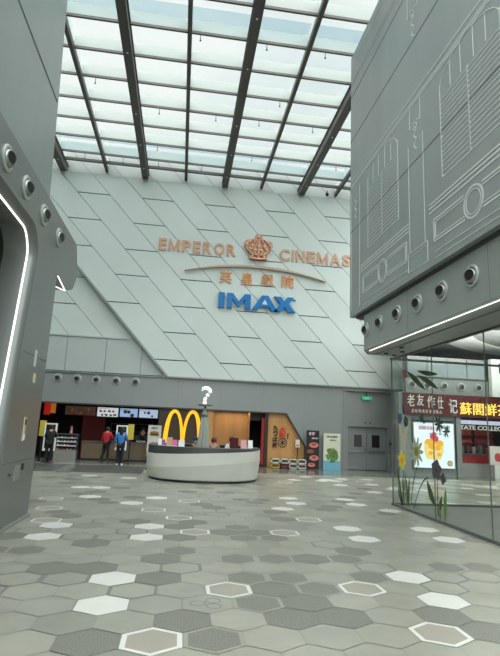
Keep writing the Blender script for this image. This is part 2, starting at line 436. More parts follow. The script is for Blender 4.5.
es = thing('exit_sign', (9.17, 24.3, 3.42), 'small green exit sign above the grey double doors', 'sign')
MB().box(-.25, .25, -.06, 0, 0, .17).build('housing', mat('exit_green', (18, 128, 84), .4, emit=.5), es)
tm = text_mb('EXIT', -.16, .1, .04, .13, -.061, .004, .01); tm.build('writing', m_white, es)
tm = MB().box(-.02, .02, -.04, 0, .17, .4); tm.build('hanger', m_darkgrey, es)
cr = thing('card_reader', (10.39, 24.29, 1.25), 'small black card reader to the right of the double doors', 'card reader')
MB().box(-.05, .05, -.03, 0, 0, .14, 0).build('housing', m_black, cr, bevel=.006)
MB().sphere((0, -.03, .1), .01).build('indicator', m_white, cr)
cr2 = thing('door_sensor', (9.25, 24.38, 2.3), 'pair of tiny round sensors over the double doors', 'sensor')
MB().sphere((-.12, -.02, 0), .035).build('lens', m_black, cr2); MB().sphere((.12, -.02, 0), .035).build('lens', m_black, cr2)

# ================================================================ AIR NOZZLES
nozzle0 = None
def nozzle(loc, face, label, group):
    global nozzle0
    rot = {'-y': (PI/2, 0, 0), '+x': (0, PI/2, 0), '-x': (0, -PI/2, 0)}[face]
    tilt = -.04 if face == '-y' else .33
    if nozzle0 is None:
        o = thing('air_nozzle', loc, label, 'air nozzle', group, rot)
        MB().lathe([(.195, 0), (.198, .02), (.185, .034), (.15, .036), (.138, .02), (.138, .004), (.0001, .004)], 36, cap=False).build('flange', m_flange, o, True)
        ball = MB().lathe([(.13, -.0), (.134, .03), (.126, .06), (.112, .084), (.098, .094), (.092, .094), (.088, .075), (.0001, .075)], 36, cap=False).build('nozzle_ball', m_chrome, o, True)
        ball.rotation_euler = (tilt, 0, 0)
        MB().lathe([(.087, .08), (.0001, .08)], 24, cap=False).build('bore', m_black, ball)
        nozzle0 = o; return o
    o = dup(nozzle0, loc, rot, label); o['group'] = group
    for c_ in o.children:
        if c_.name.startswith('nozzle_ball'): c_.rotation_euler = (tilt, 0, 0)
    return o
ordn = ['leftmost', 'second from left', 'middle', 'fourth from left', 'rightmost']
for i, x in enumerate((-5.74, -4.87, -4.0, -3.1, -2.2)):
    nozzle((x, 24.2, 3.69), '-y', 'round chrome air nozzle on grey band above the burger restaurant, %s of five' % ordn[i], 'nozzles above the restaurant')
ol = ['nearest', 'second nearest', 'third nearest', 'farthest']
for i, y in enumerate((6.96, 7.88, 8.95, 10.08)):
    nozzle((-2.7, y, 5.41), '+x', 'round chrome air nozzle on the left grey fascia, %s of four' % ol[i], 'nozzles on the left fascia')
ol = ['farthest', 'second farthest', 'third farthest', 'fourth farthest', 'fifth farthest', 'sixth farthest', 'seventh farthest, cut by the frame edge']
for i, y in enumerate((12.33, 11.4, 10.39, 9.41, 8.43, 7.45, 6.47)):
    nozzle((4.65, y, 4.44), '-x', 'round chrome air nozzle on the right grey fascia, %s' % ol[i], 'nozzles on the right fascia')
for i, x in enumerate((10.58, 11.33, 12.18, 13.03, 13.9)):
    nozzle((x, 22.2, 4.12), '-y', 'round chrome air nozzle above the red tea shop sign, %s of five' % ordn[i], 'nozzles above the tea shop')

# ================================================================ ROOF
ceil = sroot('ceiling', 'glass skylight on dark steel beams', 'skylight')
BX = (-10.7, -6.63, -2.6, 1.47, 5.53, 9.6); TX = (-8.65, -4.58, -.56, 3.43, 7.5)
PY = [7.36+1.42*i for i in range(12)]
for x in BX:
    mb = MB(); mb.box(x-.15, x+.15, 5, 24.5, 13.95, 14.02); mb.box(x-.04, x+.04, 5, 24.5, 14.0, 14.4); mb.box(x-.15, x+.15, 5, 24.5, 14.38, 14.45)
    mb.box(x-.11, x+.11, 5, 24.5, 13.98, 14.4)
    bo = mb.build('main_beam', m_steel, ceil)
    l = MB()
    for y in (13.0, 15.2, 18.6, 20.9, 23.0): l.lathe([(.03, 13.94), (.035, 13.952)], 10, cx=x, cy=y)
    l.build('bolt_cap', m_lamp if False else m_white, bo)
for x in TX: MB().box(x-.07, x+.07, 5, 24.5, 14.3, 14.52).build('mullion', m_steel, ceil)
for i, y in enumerate(PY): MB().box(-11, 11, y-.035, y+.035, 14.41, 14.5).build('purlin', m_steel, ceil)
MB().box(-11, 11, 23.65, 23.75, 14.36, 14.5).build('purlin', m_steel, ceil)
def translucent(name, rgb):
    m = bpy.data.materials.new(name); m.use_nodes = True; t = m.node_tree; t.nodes.clear(); MATS[name] = m
    o = t.nodes.new('ShaderNodeOutputMaterial'); a = t.nodes.new('ShaderNodeBsdfDiffuse'); b = t.nodes.new('ShaderNodeBsdfTranslucent'); x = t.nodes.new('ShaderNodeMixShader')
    a.inputs[0].default_value = lin(rgb)+(1,); b.inputs[0].default_value = lin(rgb)+(1,); x.inputs[0].default_value = .3
    t.links.new(a.outputs[0], x.inputs[1]); t.links.new(b.outputs[0], x.inputs[2]); t.links.new(x.outputs[0], o.inputs[0]); return m
m_frit = translucent('pale_reveal', (206, 209, 205))
for i, y in enumerate(PY): MB().box(-11, 11, y-.015, y+.015, 14.5, 14.93).build('reveal', m_frit, ceil)
for x in list(BX)+list(TX): MB().box(x-.04, x+.04, 5, 24.5, 14.5, 14.9).build('reveal', m_reveal, ceil)
ys = [5]+PY+[23.7]
MB().box(-11, 11, 5, 24.5, 15.02, 15.04).build('glass_pane', m_roofglass, ceil)
m_tint = glass('blue_tinted_glass', (.8, .88, .91))
MB().box(-11, 11, 14.05, 14.6, 15.06, 15.07).build('tinted_glass_strip', m_tint, ceil)
MB().box(-11, 11, 22.3, 22.9, 15.06, 15.07).build('tinted_glass_strip', m_tint, ceil)
MB().box(-11, -10.85, 5, 24.5, 13.9, 15.04).build('roof_edge', m_reveal, ceil)
s0 = None
for i, (x, y) in enumerate([(-4.0, 17.25), (-5.4, 22.95), (-3.6, 22.95), (-1.9, 22.95), (.2, 22.95), (-1.7, 18.67), (.6, 18.67), (-1.9, 21.5), (3.0, 17.25), (4.7, 18.67), (2.4, 18.67), (6.6, 21.5), (2.0, 14.4), (4.0, 14.4), (-.2, 14.4), (2.5, 21.5)]):
    bay = ['first', 'second', 'third', 'fourth', 'fifth', 'sixth', 'seventh'][sum(x > q for q in (-4.58, -2.6, -.56, 1.47, 3.43, 5.53))]
    row = {14.4: 'seventh', 17.25: 'fifth', 18.67: 'fourth', 21.5: 'second', 22.95: 'first'}[y]
    lb = 'black sprinkler under the skylight, %s bay from left, %s purlin from the wall' % (bay, row)
    if s0 is None:
        s0 = thing('sprinkler', (x, y, 14.12), lb, 'sprinkler', 'sprinklers under the skylight')
        MB().lathe([(.012, .03), (.012, .25)], 8).build('pipe', m_black, s0)
        MB().lathe([(.03, 0), (.035, .01), (.015, .03), (.015, .06)], 12).build('head', m_black, s0)
    else: dup(s0, (x, y, 14.12), None, lb)

# ================================================================ LEFT BUILDING
wl = sroot('wall_left', 'left grey metal building with rounded portal and fascia', 'wall')
# fascia + column profile in the plane x=-2.7 : (y,z)
def fil(pts, r, n=6):
    """round the corners of an open polyline (2D)"""
    o = [pts[0]]
    for i in range(1, len(pts)-1):
        p, a, b = Vector(pts[i]), Vector(pts[i-1]), Vector(pts[i+1])
        d1 = (a-p).normalized(); d2 = (b-p).normalized(); L = min(r, (a-p).length*.45, (b-p).length*.45)
        s, e = p+d1*L, p+d2*L
        for k in range(n+1):
            t = k/n; q = (1-t)**2*s+2*t*(1-t)*p+t*t*e; o.append((q.x, q.y))
    o.append(pts[-1]); return o
open_in = fil([(-1.0, 5.08), (8.62, 5.08), (8.95, 4.72), (8.3, 0)], .22)
tab = fil([(10.33, 0), (10.33, 4.72), (10.42, 4.72), (11.2, 4.6), (11.78, 4.78), (12.02, 5.08), (12.03, 5.35), (11.72, 5.85), (11.5, 5.85)], .05)
poly = [(-1.0, 5.85)] + open_in + tab + []
mb = MB(); mb.prism(poly, 'x', -2.75, -2.7); mb.build('fascia_and_column', m_left, wl)
# jamb (rounded reveal) from x=-2.7 to -3.2
mb = MB()
prof = [(0, -2.70), (.03, -2.72), (.07, -2.78), (.09, -2.86), (.1, -3.25)]
def offs(poly2, d):
    o = []
    for i, p in enumerate(poly2):
        a = Vector(poly2[max(i-1, 0)]); b = Vector(poly2[min(i+1, len(poly2)-1)]); t = (b-a).normalized()
        o.append((p[0]+t.y*d*-1, p[1]+t.x*d*1))
    return o
for k in range(len(prof)-1):
    A = offs(open_in, -prof[k][0]+0); B = offs(open_in, -prof[k+1][0])
    for i in range(len(open_in)-1):
        mb.face([(prof[k][1], A[i][0], A[i][1]), (prof[k][1], A[i+1][0], A[i+1][1]), (prof[k+1][1], B[i+1][0], B[i+1][1]), (prof[k+1][1], B[i][0], B[i][1])])
mb.build('portal_reveal', m_left, wl, smooth=True)
# underside of fascia beyond the column, column return, fascia end, top
mb = MB()
for i in range(len(tab)-1):
    a, b = tab[i], tab[i+1]
    mb.face([(-2.7, a[0], a[1]), (-2.7, b[0], b[1]), (-3.9, b[0], b[1]), (-3.9, a[0], a[1])])
mb.face([(-2.7, -1, 5.85), (-2.7, 11.6, 5.85), (-3.9, 11.6, 5.85), (-3.9, -1, 5.85)])
mb.build('fascia_return', m_left, wl)
mb = MB(); mb.box(-3.9, -3.8, 10.33, 11.9, 4.76, 5.85); mb.box(-3.9, -3.6, 9.2, 10.33, 0, 4.9); mb.build('fascia_back', m_left, wl)
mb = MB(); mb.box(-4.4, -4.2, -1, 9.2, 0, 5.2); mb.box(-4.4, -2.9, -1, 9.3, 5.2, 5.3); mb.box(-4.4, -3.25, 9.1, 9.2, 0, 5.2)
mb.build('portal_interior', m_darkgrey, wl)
mb = MB(); mb.box(-14, -6.2, -1, 9.0, 0, 14.5); mb.box(-14.2, -14, 9.0, 24.6, 0, 15.6); mb.box(-6.2, -4.4, -1, 8.9, 0, 5.9); mb.build('building_volume', m_left_up, wl)
mb = MB()
for z in (1.06,): mb.box(-2.705, -2.695, 8.5, 10.33, z, z+.008)
mb.box(-2.705, -2.695, 8.8, 10.33, 2.9, 2.908)
mb.build('column_seam', m_seam, wl)
mb = MB(); mb.prism([(-1.0, 0), (10.36, 0), (10.36, .05), (-1.0, .05)], 'x', -2.75, -2.66)
mb.build('skirting', m_lower, wl)
# upper wall above the fascia, edge leaning
mb = MB(); mb.prism([(-1, 5.85), (10.25, 5.85), (9.55, 11.2), (9.1, 14.5), (-1, 14.5)], 'x', -3.2, -3.0); mb.build('upper_wall', m_left_up, wl)
mb = MB(); mb.prism([(10.25, 5.85), (9.55, 11.2), (9.1, 14.5), (8.9, 14.5), (9.3, 11.2), (10.0, 5.85)], 'x', -6.0, -3.2); mb.build('upper_wall_end', m_left_up, wl)
mb = MB(); mb.box(-3.01, -2.992, -1, 9.85, 8.28, 8.31); mb.build('upper_wall_seam', m_seam, wl)
mb = MB(); mb.box(-3.0, -2.96, -1, 10.2, 5.9, 5.98); mb.box(-3.0, -2.96, -1, 10.15, 6.12, 6.15); mb.build('upper_wall_moulding', m_line, wl)
# light line in the portal
ls = tag(MB().tube([(-2.85, p[0], p[1]) for p in [(q[0]-0.0, q[1]) for q in offs(open_in, -.1)]], .015, 6).build('light_strip', m_lamp), 'glowing white light line bending round the left portal opening', 'strip light')
# intercom panels on the column
pn = thing('call_panel', (-2.7, 9.43, 1.40), 'small cream notice plate with black symbol on the left column', 'notice plate')
MB().box(0, .012, -.06, .06, 0, .41).build('plate', mat('cream_plate', (196, 186, 156), .5), pn)
MB().box(.012, .02, -.035, .035, .28, .37).build('symbol', m_black, pn)
MB().box(.012, .02, -.045, .045, .02, .12).build('lower_label', m_white, pn)
p2 = thing('access_hatch', (-2.7, 9.32, .74), 'grey square hatch with lock low on the left column', 'hatch')
MB().box(0, .012, -.15, .15, 0, .26).build('cover', m_lower, p2, bevel=.004)
MB().box(0, .02, .24, .32, .16, .27).build('lock', m_black, p2)
MB().sphere((.01, -.38, .14), .03).build('key_switch', m_darkgrey, p2)
p3 = thing('wall_plate', (-2.7, 9.56, 2.52), 'blank pale grey plate high on the left column', 'plate')
MB().box(0, .01, -.06, .06, .2, .5).build('cover', m_clad, p3)
MB().box(0, .015, .02, .15, -.09, .08).build('switch_box', mat('cream_plate', (196, 186, 156), .5), p3)
# second light line beyond the column
tag(MB().tube([(-2.71, 10.34, 4.45), (-2.71, 11.17, 4.585), (-2.71, 10.43, 4.70)], .012, 6).build('light_strip', m_lamp), 'short light line under the far end of the left fascia', 'strip light')

# ================================================================ RIGHT BUILDING
wr = sroot('wall_right', 'overhanging grey box on the right with pale line drawings of windows', 'wall')
MB().box(4.5, 16, -1, 13.2, 4.93, 13.2).build('box_volume', m_right, wr)
mb = MB(); mb.box(4.62, 16, -1, 13.0, 4.86, 4.93); mb.build('shadow_gap', m_darkgrey, wr)
MB().box(5.76, 16, -1, 13.0, 4.84, 4.86).build('inner_ceiling', mat('inner_ceiling_grey', (150, 153, 149), .6), wr)
mb = MB()
mb.prism([(4.65, 3.92), (4.74, 3.82), (5.75, 3.82), (5.75, 4.88), (4.65, 4.88)], 'y', -1, 12.5)
mb.build('fascia', m_fascia, wr)
MB().box(4.9, 5.5, -1, 12.35, 3.80, 3.825).build('soffit_panel', m_lower, wr)
mb = MB()
for y in (3.6, 7.0, 9.9): mb.box(4.648, 4.652, y, y+.005, 3.93, 4.87)
mb.build('fascia_seam', m_seam, wr)
mb = MB()
for z in (7.42, 10.3, 11.78): mb.box(4.495, 4.51, -1, 13.2, z, z+.018)
mb.build('box_seam', m_seam, wr)
mb = MB(); mb.box(4.3, 6, -1, 10.9, 13.35, 13.9); mb.build('parapet', mat('parapet_beige', (190, 188, 176), .6), wr)
# pale line drawing
ln = MB(); XF = 4.492
def seg(a, b, w=.022):
    a, b = Vector(a), Vector(b); t = (b-a).normalized(); n = Vector((-t.y, t.x))*w/2
    ln.prism([tuple(a+n), tuple(b+n), tuple(b-n), tuple(a-n)], 'x', XF, XF+.01)
def rect(y0, y1, z0, z1, w=.022):
    for p, q in (((y0, z0), (y1, z0)), ((y1, z0), (y1, z1)), ((y1, z1), (y0, z1)), ((y0, z1), (y0, z0))): seg(p, q, w)
def arc(cy, cz, ry, rz, a0, a1, w=.02, n=20):
    P = [(cy+ry*math.cos(a0+(a1-a0)*i/n), cz+rz*math.sin(a0+(a1-a0)*i/n)) for i in range(n+1)]
    for i in range(n): seg(P[i], P[i+1], w)
for k in range(4):
    cy = 10.87-3.78*k; y0, y1 = cy-.93, cy+.93
    seg((y0, 6.5), (y0, 8.42)); seg((y1, 6.5), (y1, 8.42)); seg((cy, 6.5), (cy, 8.12)); seg((y0, 6.5), (y1, 6.5))
    z = 6.6
    while z < 8.14:
        seg((y0, z), (y1, z), .019); z += .098
    arc(cy, 8.3, .93, .47, .12, PI-.12, .015)
    for q in (-.55, -.2, .2, .55): seg((cy+q, 8.14), (cy+q, 8.3+.47*math.sqrt(1-(q/.93)**2)), .012)
    for zz in (6.0, 6.09, 6.17): seg((cy-1.42, zz), (cy+1.46, zz), .034)
    ca = cy
    for w_, dd in ((.032, 0), (.022, .06)):
        for sgn in (-1, 1):
            ya, yb = (cy+.27, cy+1.3-dd) if sgn > 0 else (cy-1.3+dd, cy-.27)
            seg((ya, 5.38+dd), (yb, 5.38+dd), w_); seg((ya, 5.81-dd), (yb, 5.81-dd), w_)
            e = yb if sgn > 0 else ya; seg((e, 5.38+dd), (e, 5.81-dd), w_)
    arc(cy, 5.59, .27, .27, 0, 2*PI, .036, 28); arc(cy, 5.59, .21, .21, 0, 2*PI, .016, 28)
    py = cy-1.8   # pilaster
    for s_ in (-.33, .33): seg((py+s_, 5.5), (py+s_, 7.9), .009)
    rect(py-.42, py+.42, 5.09, 5.5, .016); seg((py-.42, 5.42), (py+.42, 5.42), .012)
    seg((cy-1.35, 5.17), (cy+1.3, 5.17), .014); seg((cy-1.35, 5.05), (cy+1.3, 5.05), .014)
    for (zt, zb) in ((8.32, 7.68), (11.1, 10.4)):   # hanging ornament
        seg((py-.24, zt+.55), (py-.24, zt-.05), .014); seg((py+.24, zt+.55), (py+.24, zt-.05), .014)
        P = [(py+.07*math.sin(i*1.9), zt-(zt-zb)*i/9) for i in range(10)]
        for i in range(9): seg(P[i], P[i+1], .035)
        seg((py-.24, zt-.05), (py-.08, zt+.02), .02); seg((py+.24, zt-.05), (py+.08, zt+.02), .02)
        arc(py, zt-.1, .08, .08, 0, 2*PI, .018, 10)
py = 12.75
for s_ in (-.33, .33): seg((py+s_, 5.1), (py+s_, 8.6), .013)
P = [(py+.09*math.sin(i*1.9), 8.35-.65*i/9) for i in range(10)]
for i in range(9): seg(P[i], P[i+1], .035)
for zz in (8.78, 8.84, 9.0): seg((-1, zz), (13.15, zz), .03)
for zz in (12.2, 12.32, 12.95): seg((-1, zz), (13.15, zz), .02)
ln.build('line_drawing', m_line, wr)
tag(MB().prism([(4.678, 3.871), (4.687, 3.860), (4.682, 3.856), (4.673, 3.867)], 'y', -1, 12.2).build('light_strip', m_lamp), 'long straight white light line under the right fascia', 'strip light')
for (x, y, w_) in ((5.05, 12.0, 'outermost at the corner'), (5.3, 11.6, 'nearest the glass seam'), (5.0, 11.0, 'nearest the viewer'), (5.35, 12.2, 'closest to the glass corner')):
    dl = tag(MB().lathe([(.05, 3.775), (.06, 3.80), (.03, 3.80)], 14, cx=x, cy=y).build('downlight', m_black), 'small black spotlight under the right soffit, '+w_, 'spotlight', 'spotlights under the right soffit')

# glass enclosure
def pane(n, mbp, label):
    return struct(mbp.build('window_%d' % n, m_glass), label, 'glass panel')
seams = [12.95, 10.73, 8.7, 6.65, 4.6, 2.5, .5]
for i in range(6):
    w = pane(i+1, MB().box(5.594, 5.606, seams[i+1]+.008, seams[i]-.008, .06, 3.8), 'tall clear glass panel under the right fascia, number %d from the far corner' % (i+1))
for i in range(3):
    x0 = 5.62+2.2*i; pane(7+i, MB().box(x0, x0+2.18, 12.96, 12.972, .06, 3.8), 'clear glass panel of the return wall, %s' % ['at the corner', 'in the middle', 'at the far end'][i])
mb = MB()
for y in seams[1:]: mb.box(5.59, 5.61, y-.007, y+.007, .06, 3.8)
mb.box(5.57, 5.63, -1, 12.99, 0, .06); mb.box(5.57, 12.3, 12.94, 12.99, 0, .06); mb.box(5.57, 5.63, -1, 12.99, 3.78, 3.83); mb.box(5.57, 12.3, 12.94, 12.99, 3.78, 3.84)
mb.box(5.59, 5.615, 12.94, 12.97, .06, 3.8)
struct(mb.build('trim_3', mat('channel_grey', (96, 101, 98), .5)), 'thin dark channels holding the glass panels', 'glass channel')
struct(MB().box(5.66, 12, -1, 12.9, 0.0, .012).build('trim_4', mat('smooth_grey_inner_floor', (100, 102, 97), .5, 0, .05, 2)), 'smooth grey floor inside the glass enclosure', 'floor')
struct(MB().box(12, 12.2, -1, 12.9, 0, 4.9).build('wall_inner', m_lower), 'grey rear wall of the glass enclosure', 'wall')

# ================================================================ TEA SHOP AREA behind the glass
wt = sroot('wall_far_right', 'grey shop front wall seen through the glass', 'wall')
mb = MB()
mb.box(10.3, 20, 22.22, 22.6, 3.72, 4.5); mb.box(9.95, 10.55, 22.25, 22.6, 0, 3.75); mb.box(12.72, 12.95, 22.2, 22.6, 0, 2.7)
mb.box(10.55, 12.72, 22.3, 22.6, 0, .3); mb.box(10.55, 12.72, 22.3, 22.6, 2.5, 2.75)
mb.build('shop_front', m_lower, wt)
MB().box(10.25, 20, 22.15, 22.3, 4.46, 4.52).build('ledge', m_darkgrey, wt)
mb = MB(); mb.box(11.0, 11.2, 24.2, 29, 0, 7); mb.box(10.3, 20, 26.2, 26.4, 0, 7); mb.build('rear_wall', mat('rear_grey', (120, 124, 122), .6), wt)
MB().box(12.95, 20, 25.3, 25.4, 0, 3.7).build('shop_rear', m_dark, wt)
MB().box(9.3, 20, 13.2, 27, 6.3, 6.5).build('mall_ceiling', mat('mall_ceiling_dark', (140, 143, 140), .6), wt)
mb = MB()
for (R0, R1) in ((2.2, 3.0), (4.0, 5.0), (6.2, 7.2), (8.4, 9.6)):
    n = 40; cx, cy = 18.5, 13.0
    for i in range(n):
        a0, a1 = PI*.35+PI*.75*i/n, PI*.35+PI*.75*(i+1)/n
        q = [(cx+R*math.cos(a), cy+R*math.sin(a)*1.25) for (R, a) in ((R0, a0), (R1, a0), (R1, a1), (R0, a1))]
        q = clip(q, [(9.4, 13.3), (19.9, 13.3), (19.9, 26), (9.4, 26)])
        if len(q) > 2: mb.prism(q, 'z', 6.22, 6.3)
mb.build('curved_ceiling_band', mat('mall_ceiling_pale', (224, 225, 220), .6), wt)
mb = MB(); mb.box(14.42, 18.5, 21.9, 22.15, 3.72, 5.5)
mb.build('white_block', m_white, wt)
mb = MB(); mb.box(14.8, 15.4, 21.86, 21.9, 4.85, 5.3); mb.box(16.2, 16.9, 21.86, 21.9, 4.85, 5.3)
arcp = [(14.75+.55+.5*math.cos(t*PI/14), 3.8+.62*math.sin(t*PI/14)) for t in range(15)]
mb.prism(arcp, 'y', 21.86, 21.9)
mb.build('dark_recess', m_darkgrey, wt)
struct(MB().box(20, 20.2, 13.2, 27, 0, 6.5).build('wall_side', m_lower), 'grey side wall beyond the tea shop', 'wall')
bl = thing('glass_balustrade', (10.4, 22.25, 4.52), 'glass balustrade of the upper floor above the tea shop', 'balustrade')
for i in range(4): MB().box(i*1.0, i*1.0+.96, 0, .012, 0, .9).build('glass_pane', mat('pale_balustrade_glass', (140, 150, 152), .1, spec=.6), bl)
MB().box(0, 4, -.02, .03, .9, .94).build('handrail', m_chrome, bl)
tag(MB().box(12.9, 14.0, 24.5, 24.6, 4.75, 5.5).build('video_screen', mat('lilac_screen', (176, 170, 214), .4, emit=.25)), 'pale lilac lit screen behind the upper balustrade', 'screen')

sg = thing('shop_sign', (10.15, 22.2, 2.72), 'maroon tea shop fascia sign with white and glowing yellow characters', 'shop sign')
MB().box(0, 7.5, -.08, 0, 0, 1.0).build('board', m_maroon, sg)
m_yl = mat('lit_yellow_character', (255, 208, 90), .4, emit=.45)
text_mb('蘇閣鮮茶', 2.72, 5.2, .12, .68, -.08, .04, .0).build('writing', m_yl, sg)['label'] = 'glowing yellow characters'
for ch, x0, x1, z0, z1 in (('老', .15, .5, .38, .92), ('友', .62, .95, .42, .95), ('作', 1.12, 1.5, .35, .9), ('仕', 1.62, 1.9, .32, .9), ('记', 2.2, 2.6, .15, .8)):
    text_mb(ch, x0, x1, z0, z1, -.08, .03, .005).build('character', m_white, sg)
for i in range(9):
    text_mb('品味時光好茶甜點心'[i], .35+.17*i, .47+.17*i, .1, .26, -.08, .02).build('character', m_white, sg)

lb = thing('light_box_poster', (10.6, 22.28, .38), 'large lit white menu poster with a yellow and pink dessert cup', 'poster')
MB().box(-.03, 2.0, -.1, 0, -.03, 2.05).build('frame', m_chrome, lb)
MB().box(0.02, 1.95, -.12, -.1, .0, 2.0).build('lit_face', mat('poster_white', (222, 234, 242), .4, emit=.28), lb)
cup = MB()
cup.prism([(.62, .38), (1.28, .38), (1.42, .7), (1.45, 1.15), (.5, 1.15), (.5, .7)], 'y', -.13, -.12)
cup.build('dessert_cup', mat('cup_yellow', (246, 212, 130), .5, emit=.2), lb)
fr = MB()
for (x, z, r) in ((.7, 1.15, .17), (1.0, 1.2, .2), (1.25, 1.1, .17), (.85, .95, .15), (1.15, .9, .15), (1.2, .6, .1), (.8, .65, .12)):
    fr.prism([(x+r*math.cos(t*PI/8), z+r*.8*math.sin(t*PI/8)) for t in range(16)], 'y', -.14-.002*r, -.13)
fr.build('mango_pieces', mat('mango_yellow', (248, 180, 46), .5, emit=.15), lb)
fr = MB()
for (x, z, r) in ((.9, 1.38, .13), (1.05, 1.3, .14), (.98, 1.5, .1)):
    fr.prism([(x+r*math.cos(t*PI/8), z+r*math.sin(t*PI/8)) for t in range(16)], 'y', -.15-.01*r, -.14)
fr.build('pink_topping', mat('pink_topping', (214, 70, 100), .5, emit=.1), lb)
text_mb('蘇閣鮮茶楊枝甘露', .25, 1.3, 1.68, 1.86, -.12, .01, .0).build('writing', mat('poster_pink', (206, 70, 130), .5), lb)
text_mb('芒果', 1.32, 1.78, 1.62, 1.92, -.12, .01, .0).build('writing', m_black, lb)
text_mb('金芒多多', .75, 1.6, 1.46, 1.56, -.12, .01, .0).build('writing', m_black, lb)
sealp = [(1.72+.13*math.cos(t*PI/10), .22+.13*math.sin(t*PI/10)) for t in range(20)]
MB().prism(sealp, 'y', -.13, -.12).build('round_seal', mat('seal_gold', (176, 120, 40), .5), lb)
MB().prism([(1.72+.09*math.cos(t*PI/10), .22+.09*math.sin(t*PI/10)) for t in range(20)], 'y', -.135, -.13).build('seal_centre', mat('seal_cream', (236, 210, 150), .5), lb)
tb = thing('pennant_string', (10.2, 22.05, 2.5), 'dark string of small hanging shapes above the lit menu poster', 'garland')
g = MB(); g.tube([(.2+.13*i, 0, .06*math.sin(i*1.3)) for i in range(18)], .012, 5)
for i in range(8): g.sphere((.3+.28*i, 0, -.06+.05*math.sin(i*2.2)), .07, 0, (1, .3, .8), 8, 6)
g.build('string', mat('dark_teal', (44, 62, 66), .6), tb)
ct = thing('shop_counter', (12.98, 22.6, 0), 'red tea shop service counter with white lit header', 'counter')
MB().box(0, 5.5, .3, .9, 0, .62).build('lower_panel', mat('grey_counter', (150, 146, 144), .5), ct)
MB().box(0, 5.5, .28, .9, .62, 1.0).build('red_band', mat('deep_red', (140, 22, 34), .4), ct)
MB().box(0, 5.5, .26, .95, 1.0, 1.05).build('worktop', m_darkgrey, ct)
MB().box(0, 5.5, -.1, 0, 2.42, 2.6).build('lit_header', mat('header_white', (210, 206, 236), .4, emit=.3), ct)
text_mb('TATE COLLECTION', .02, 2.95, 2.16, 2.36, -.2, .03, .02).build('writing', m_white, ct)
MB().box(0.3, 4, -.18, -.16, 2.14, 2.16).build('letter_rail', m_darkgrey, ct)
rnd = random.Random(11)
cols = [(120, 30, 36), (86, 84, 80), (60, 50, 48), (140, 130, 120), (60, 76, 66)]
for i in range(14):
    x = 13.1+.33*i; w = rnd.uniform(.14, .26); h = rnd.uniform(.2, .5)
    tb_ = thing('tea_canister', (x, 23.1, 1.05), 'small %s canister on the red tea counter, %s from the left' % (('maroon', 'grey', 'dark brown', 'beige', 'dark green')[i % 5], ('first', 'second', 'third', 'fourth', 'fifth', 'sixth', 'seventh', 'eighth', 'ninth', 'tenth', 'eleventh', 'twelfth', 'thirteenth', 'fourteenth')[i]), 'canister', 'canisters on the tea counter')
    cm = mat('canister_%d' % (i % 5), cols[i % 5], .4)
    MB().lathe([(w/2, 0), (w/2, h*.85), (w*.45, h*.9)], 14).build('body', cm, tb_, True); MB().lathe([(w*.42, h*.9), (w*.42, h)], 14).build('lid', m_darkgrey, tb_)
for i, x in enumerate((13.1, 14.3, 15.5)):
    sh = thing('wall_shelf', (x, 25.05, 1.5), 'dark red backlit shelf behind the tea counter, %s' % ('left one', 'centre one', 'right one')[i], 'shelf')
    for z in (0, .4): MB().box(0, 1.0, 0, .22, z, z+.04).build('board', mat('deep_red', (140, 22, 34), .4), sh)
    MB().box(0, 1.0, .2, .24, -.4, .8).build('back_panel', mat('shelf_back', (120, 40, 40), .5), sh)
gb = thing('gift_box', (14.55, 22.1, 0), 'white display board with rounded red patch beside the tea counter', 'display board')
MB().box(-.28, .45, 0, .08, .6, 1.45).build('board', mat('pinkish_white', (226, 214, 212), .5), gb, bevel=.02)
MB().prism([(.1+.16*math.cos(t*PI/10), .95+.2*math.sin(t*PI/10)) for t in range(20)], 'y', -.01, 0).build('red_patch', mat('soft_red', (196, 70, 70), .5), gb)
MB().box(-.05, .2, .01, .07, 0, .6).build('stand', m_white, gb)

# ================================================================ SIGN ON THE FACADE
YW = 24.1
def letter_row(word, x0, x1, z0, z1, widths, root, m, depth, bold, yb=YW, gap=.14):
    tot = sum(widths)+gap*(len(word)-1); s = (x1-x0)/tot; x = x0
    for ch, w in zip(word, widths):
        if ch == 'M':
            a0, z_, h_, w_, t_ = x-root.location.x, z0-root.location.z, z1-z0, w*s, .1
            MB().prism([(a0, z_), (a0+t_, z_), (a0+t_, z_+h_*.62), (a0+w_/2-t_*.3, z_+.02), (a0+w_/2+t_*.3, z_+.02), (a0+w_-t_, z_+h_*.62), (a0+w_-t_, z_), (a0+w_, z_),
                        (a0+w_, z_+h_), (a0+w_-t_*.9, z_+h_), (a0+w_/2, z_+h_*.3), (a0+t_*.9, z_+h_), (a0, z_+h_)], 'y', yb-root.location.y-depth, yb-root.location.y).build('letter', m, root)
            x += (w+gap)*s; continue
        o = text_mb(ch, (x-root.location.x), (x+w*s-root.location.x), z0-root.location.z, z1-root.location.z, yb-root.location.y, depth, 0 if ch == 'M' else bold).build('letter', m, root)
        x += (w+gap)*s
e1 = thing('letter_sign', (-1.66, YW, 10.22), 'raised copper word on the cinema wall, left of the crown', 'sign')
letter_row('EMPEROR', -1.66, 2.2, 10.24, 10.87, [.48, .66, .52, .48, .56, .66, .56], e1, [m_copper], .045, .03)
e2 = thing('letter_sign', (4.46, YW, 10.22), 'raised copper word on the cinema wall, right of the crown', 'sign')
letter_row('CINEMAS', 4.46, 8.25, 10.24, 10.87, [.62, .12, .56, .5, .68, .64, .54], e2, [m_copper], .045, .03)
crown = thing('crown_emblem', (3.34, YW, 10.15), 'raised copper crown emblem between the two copper words', 'emblem')
cb = MB()
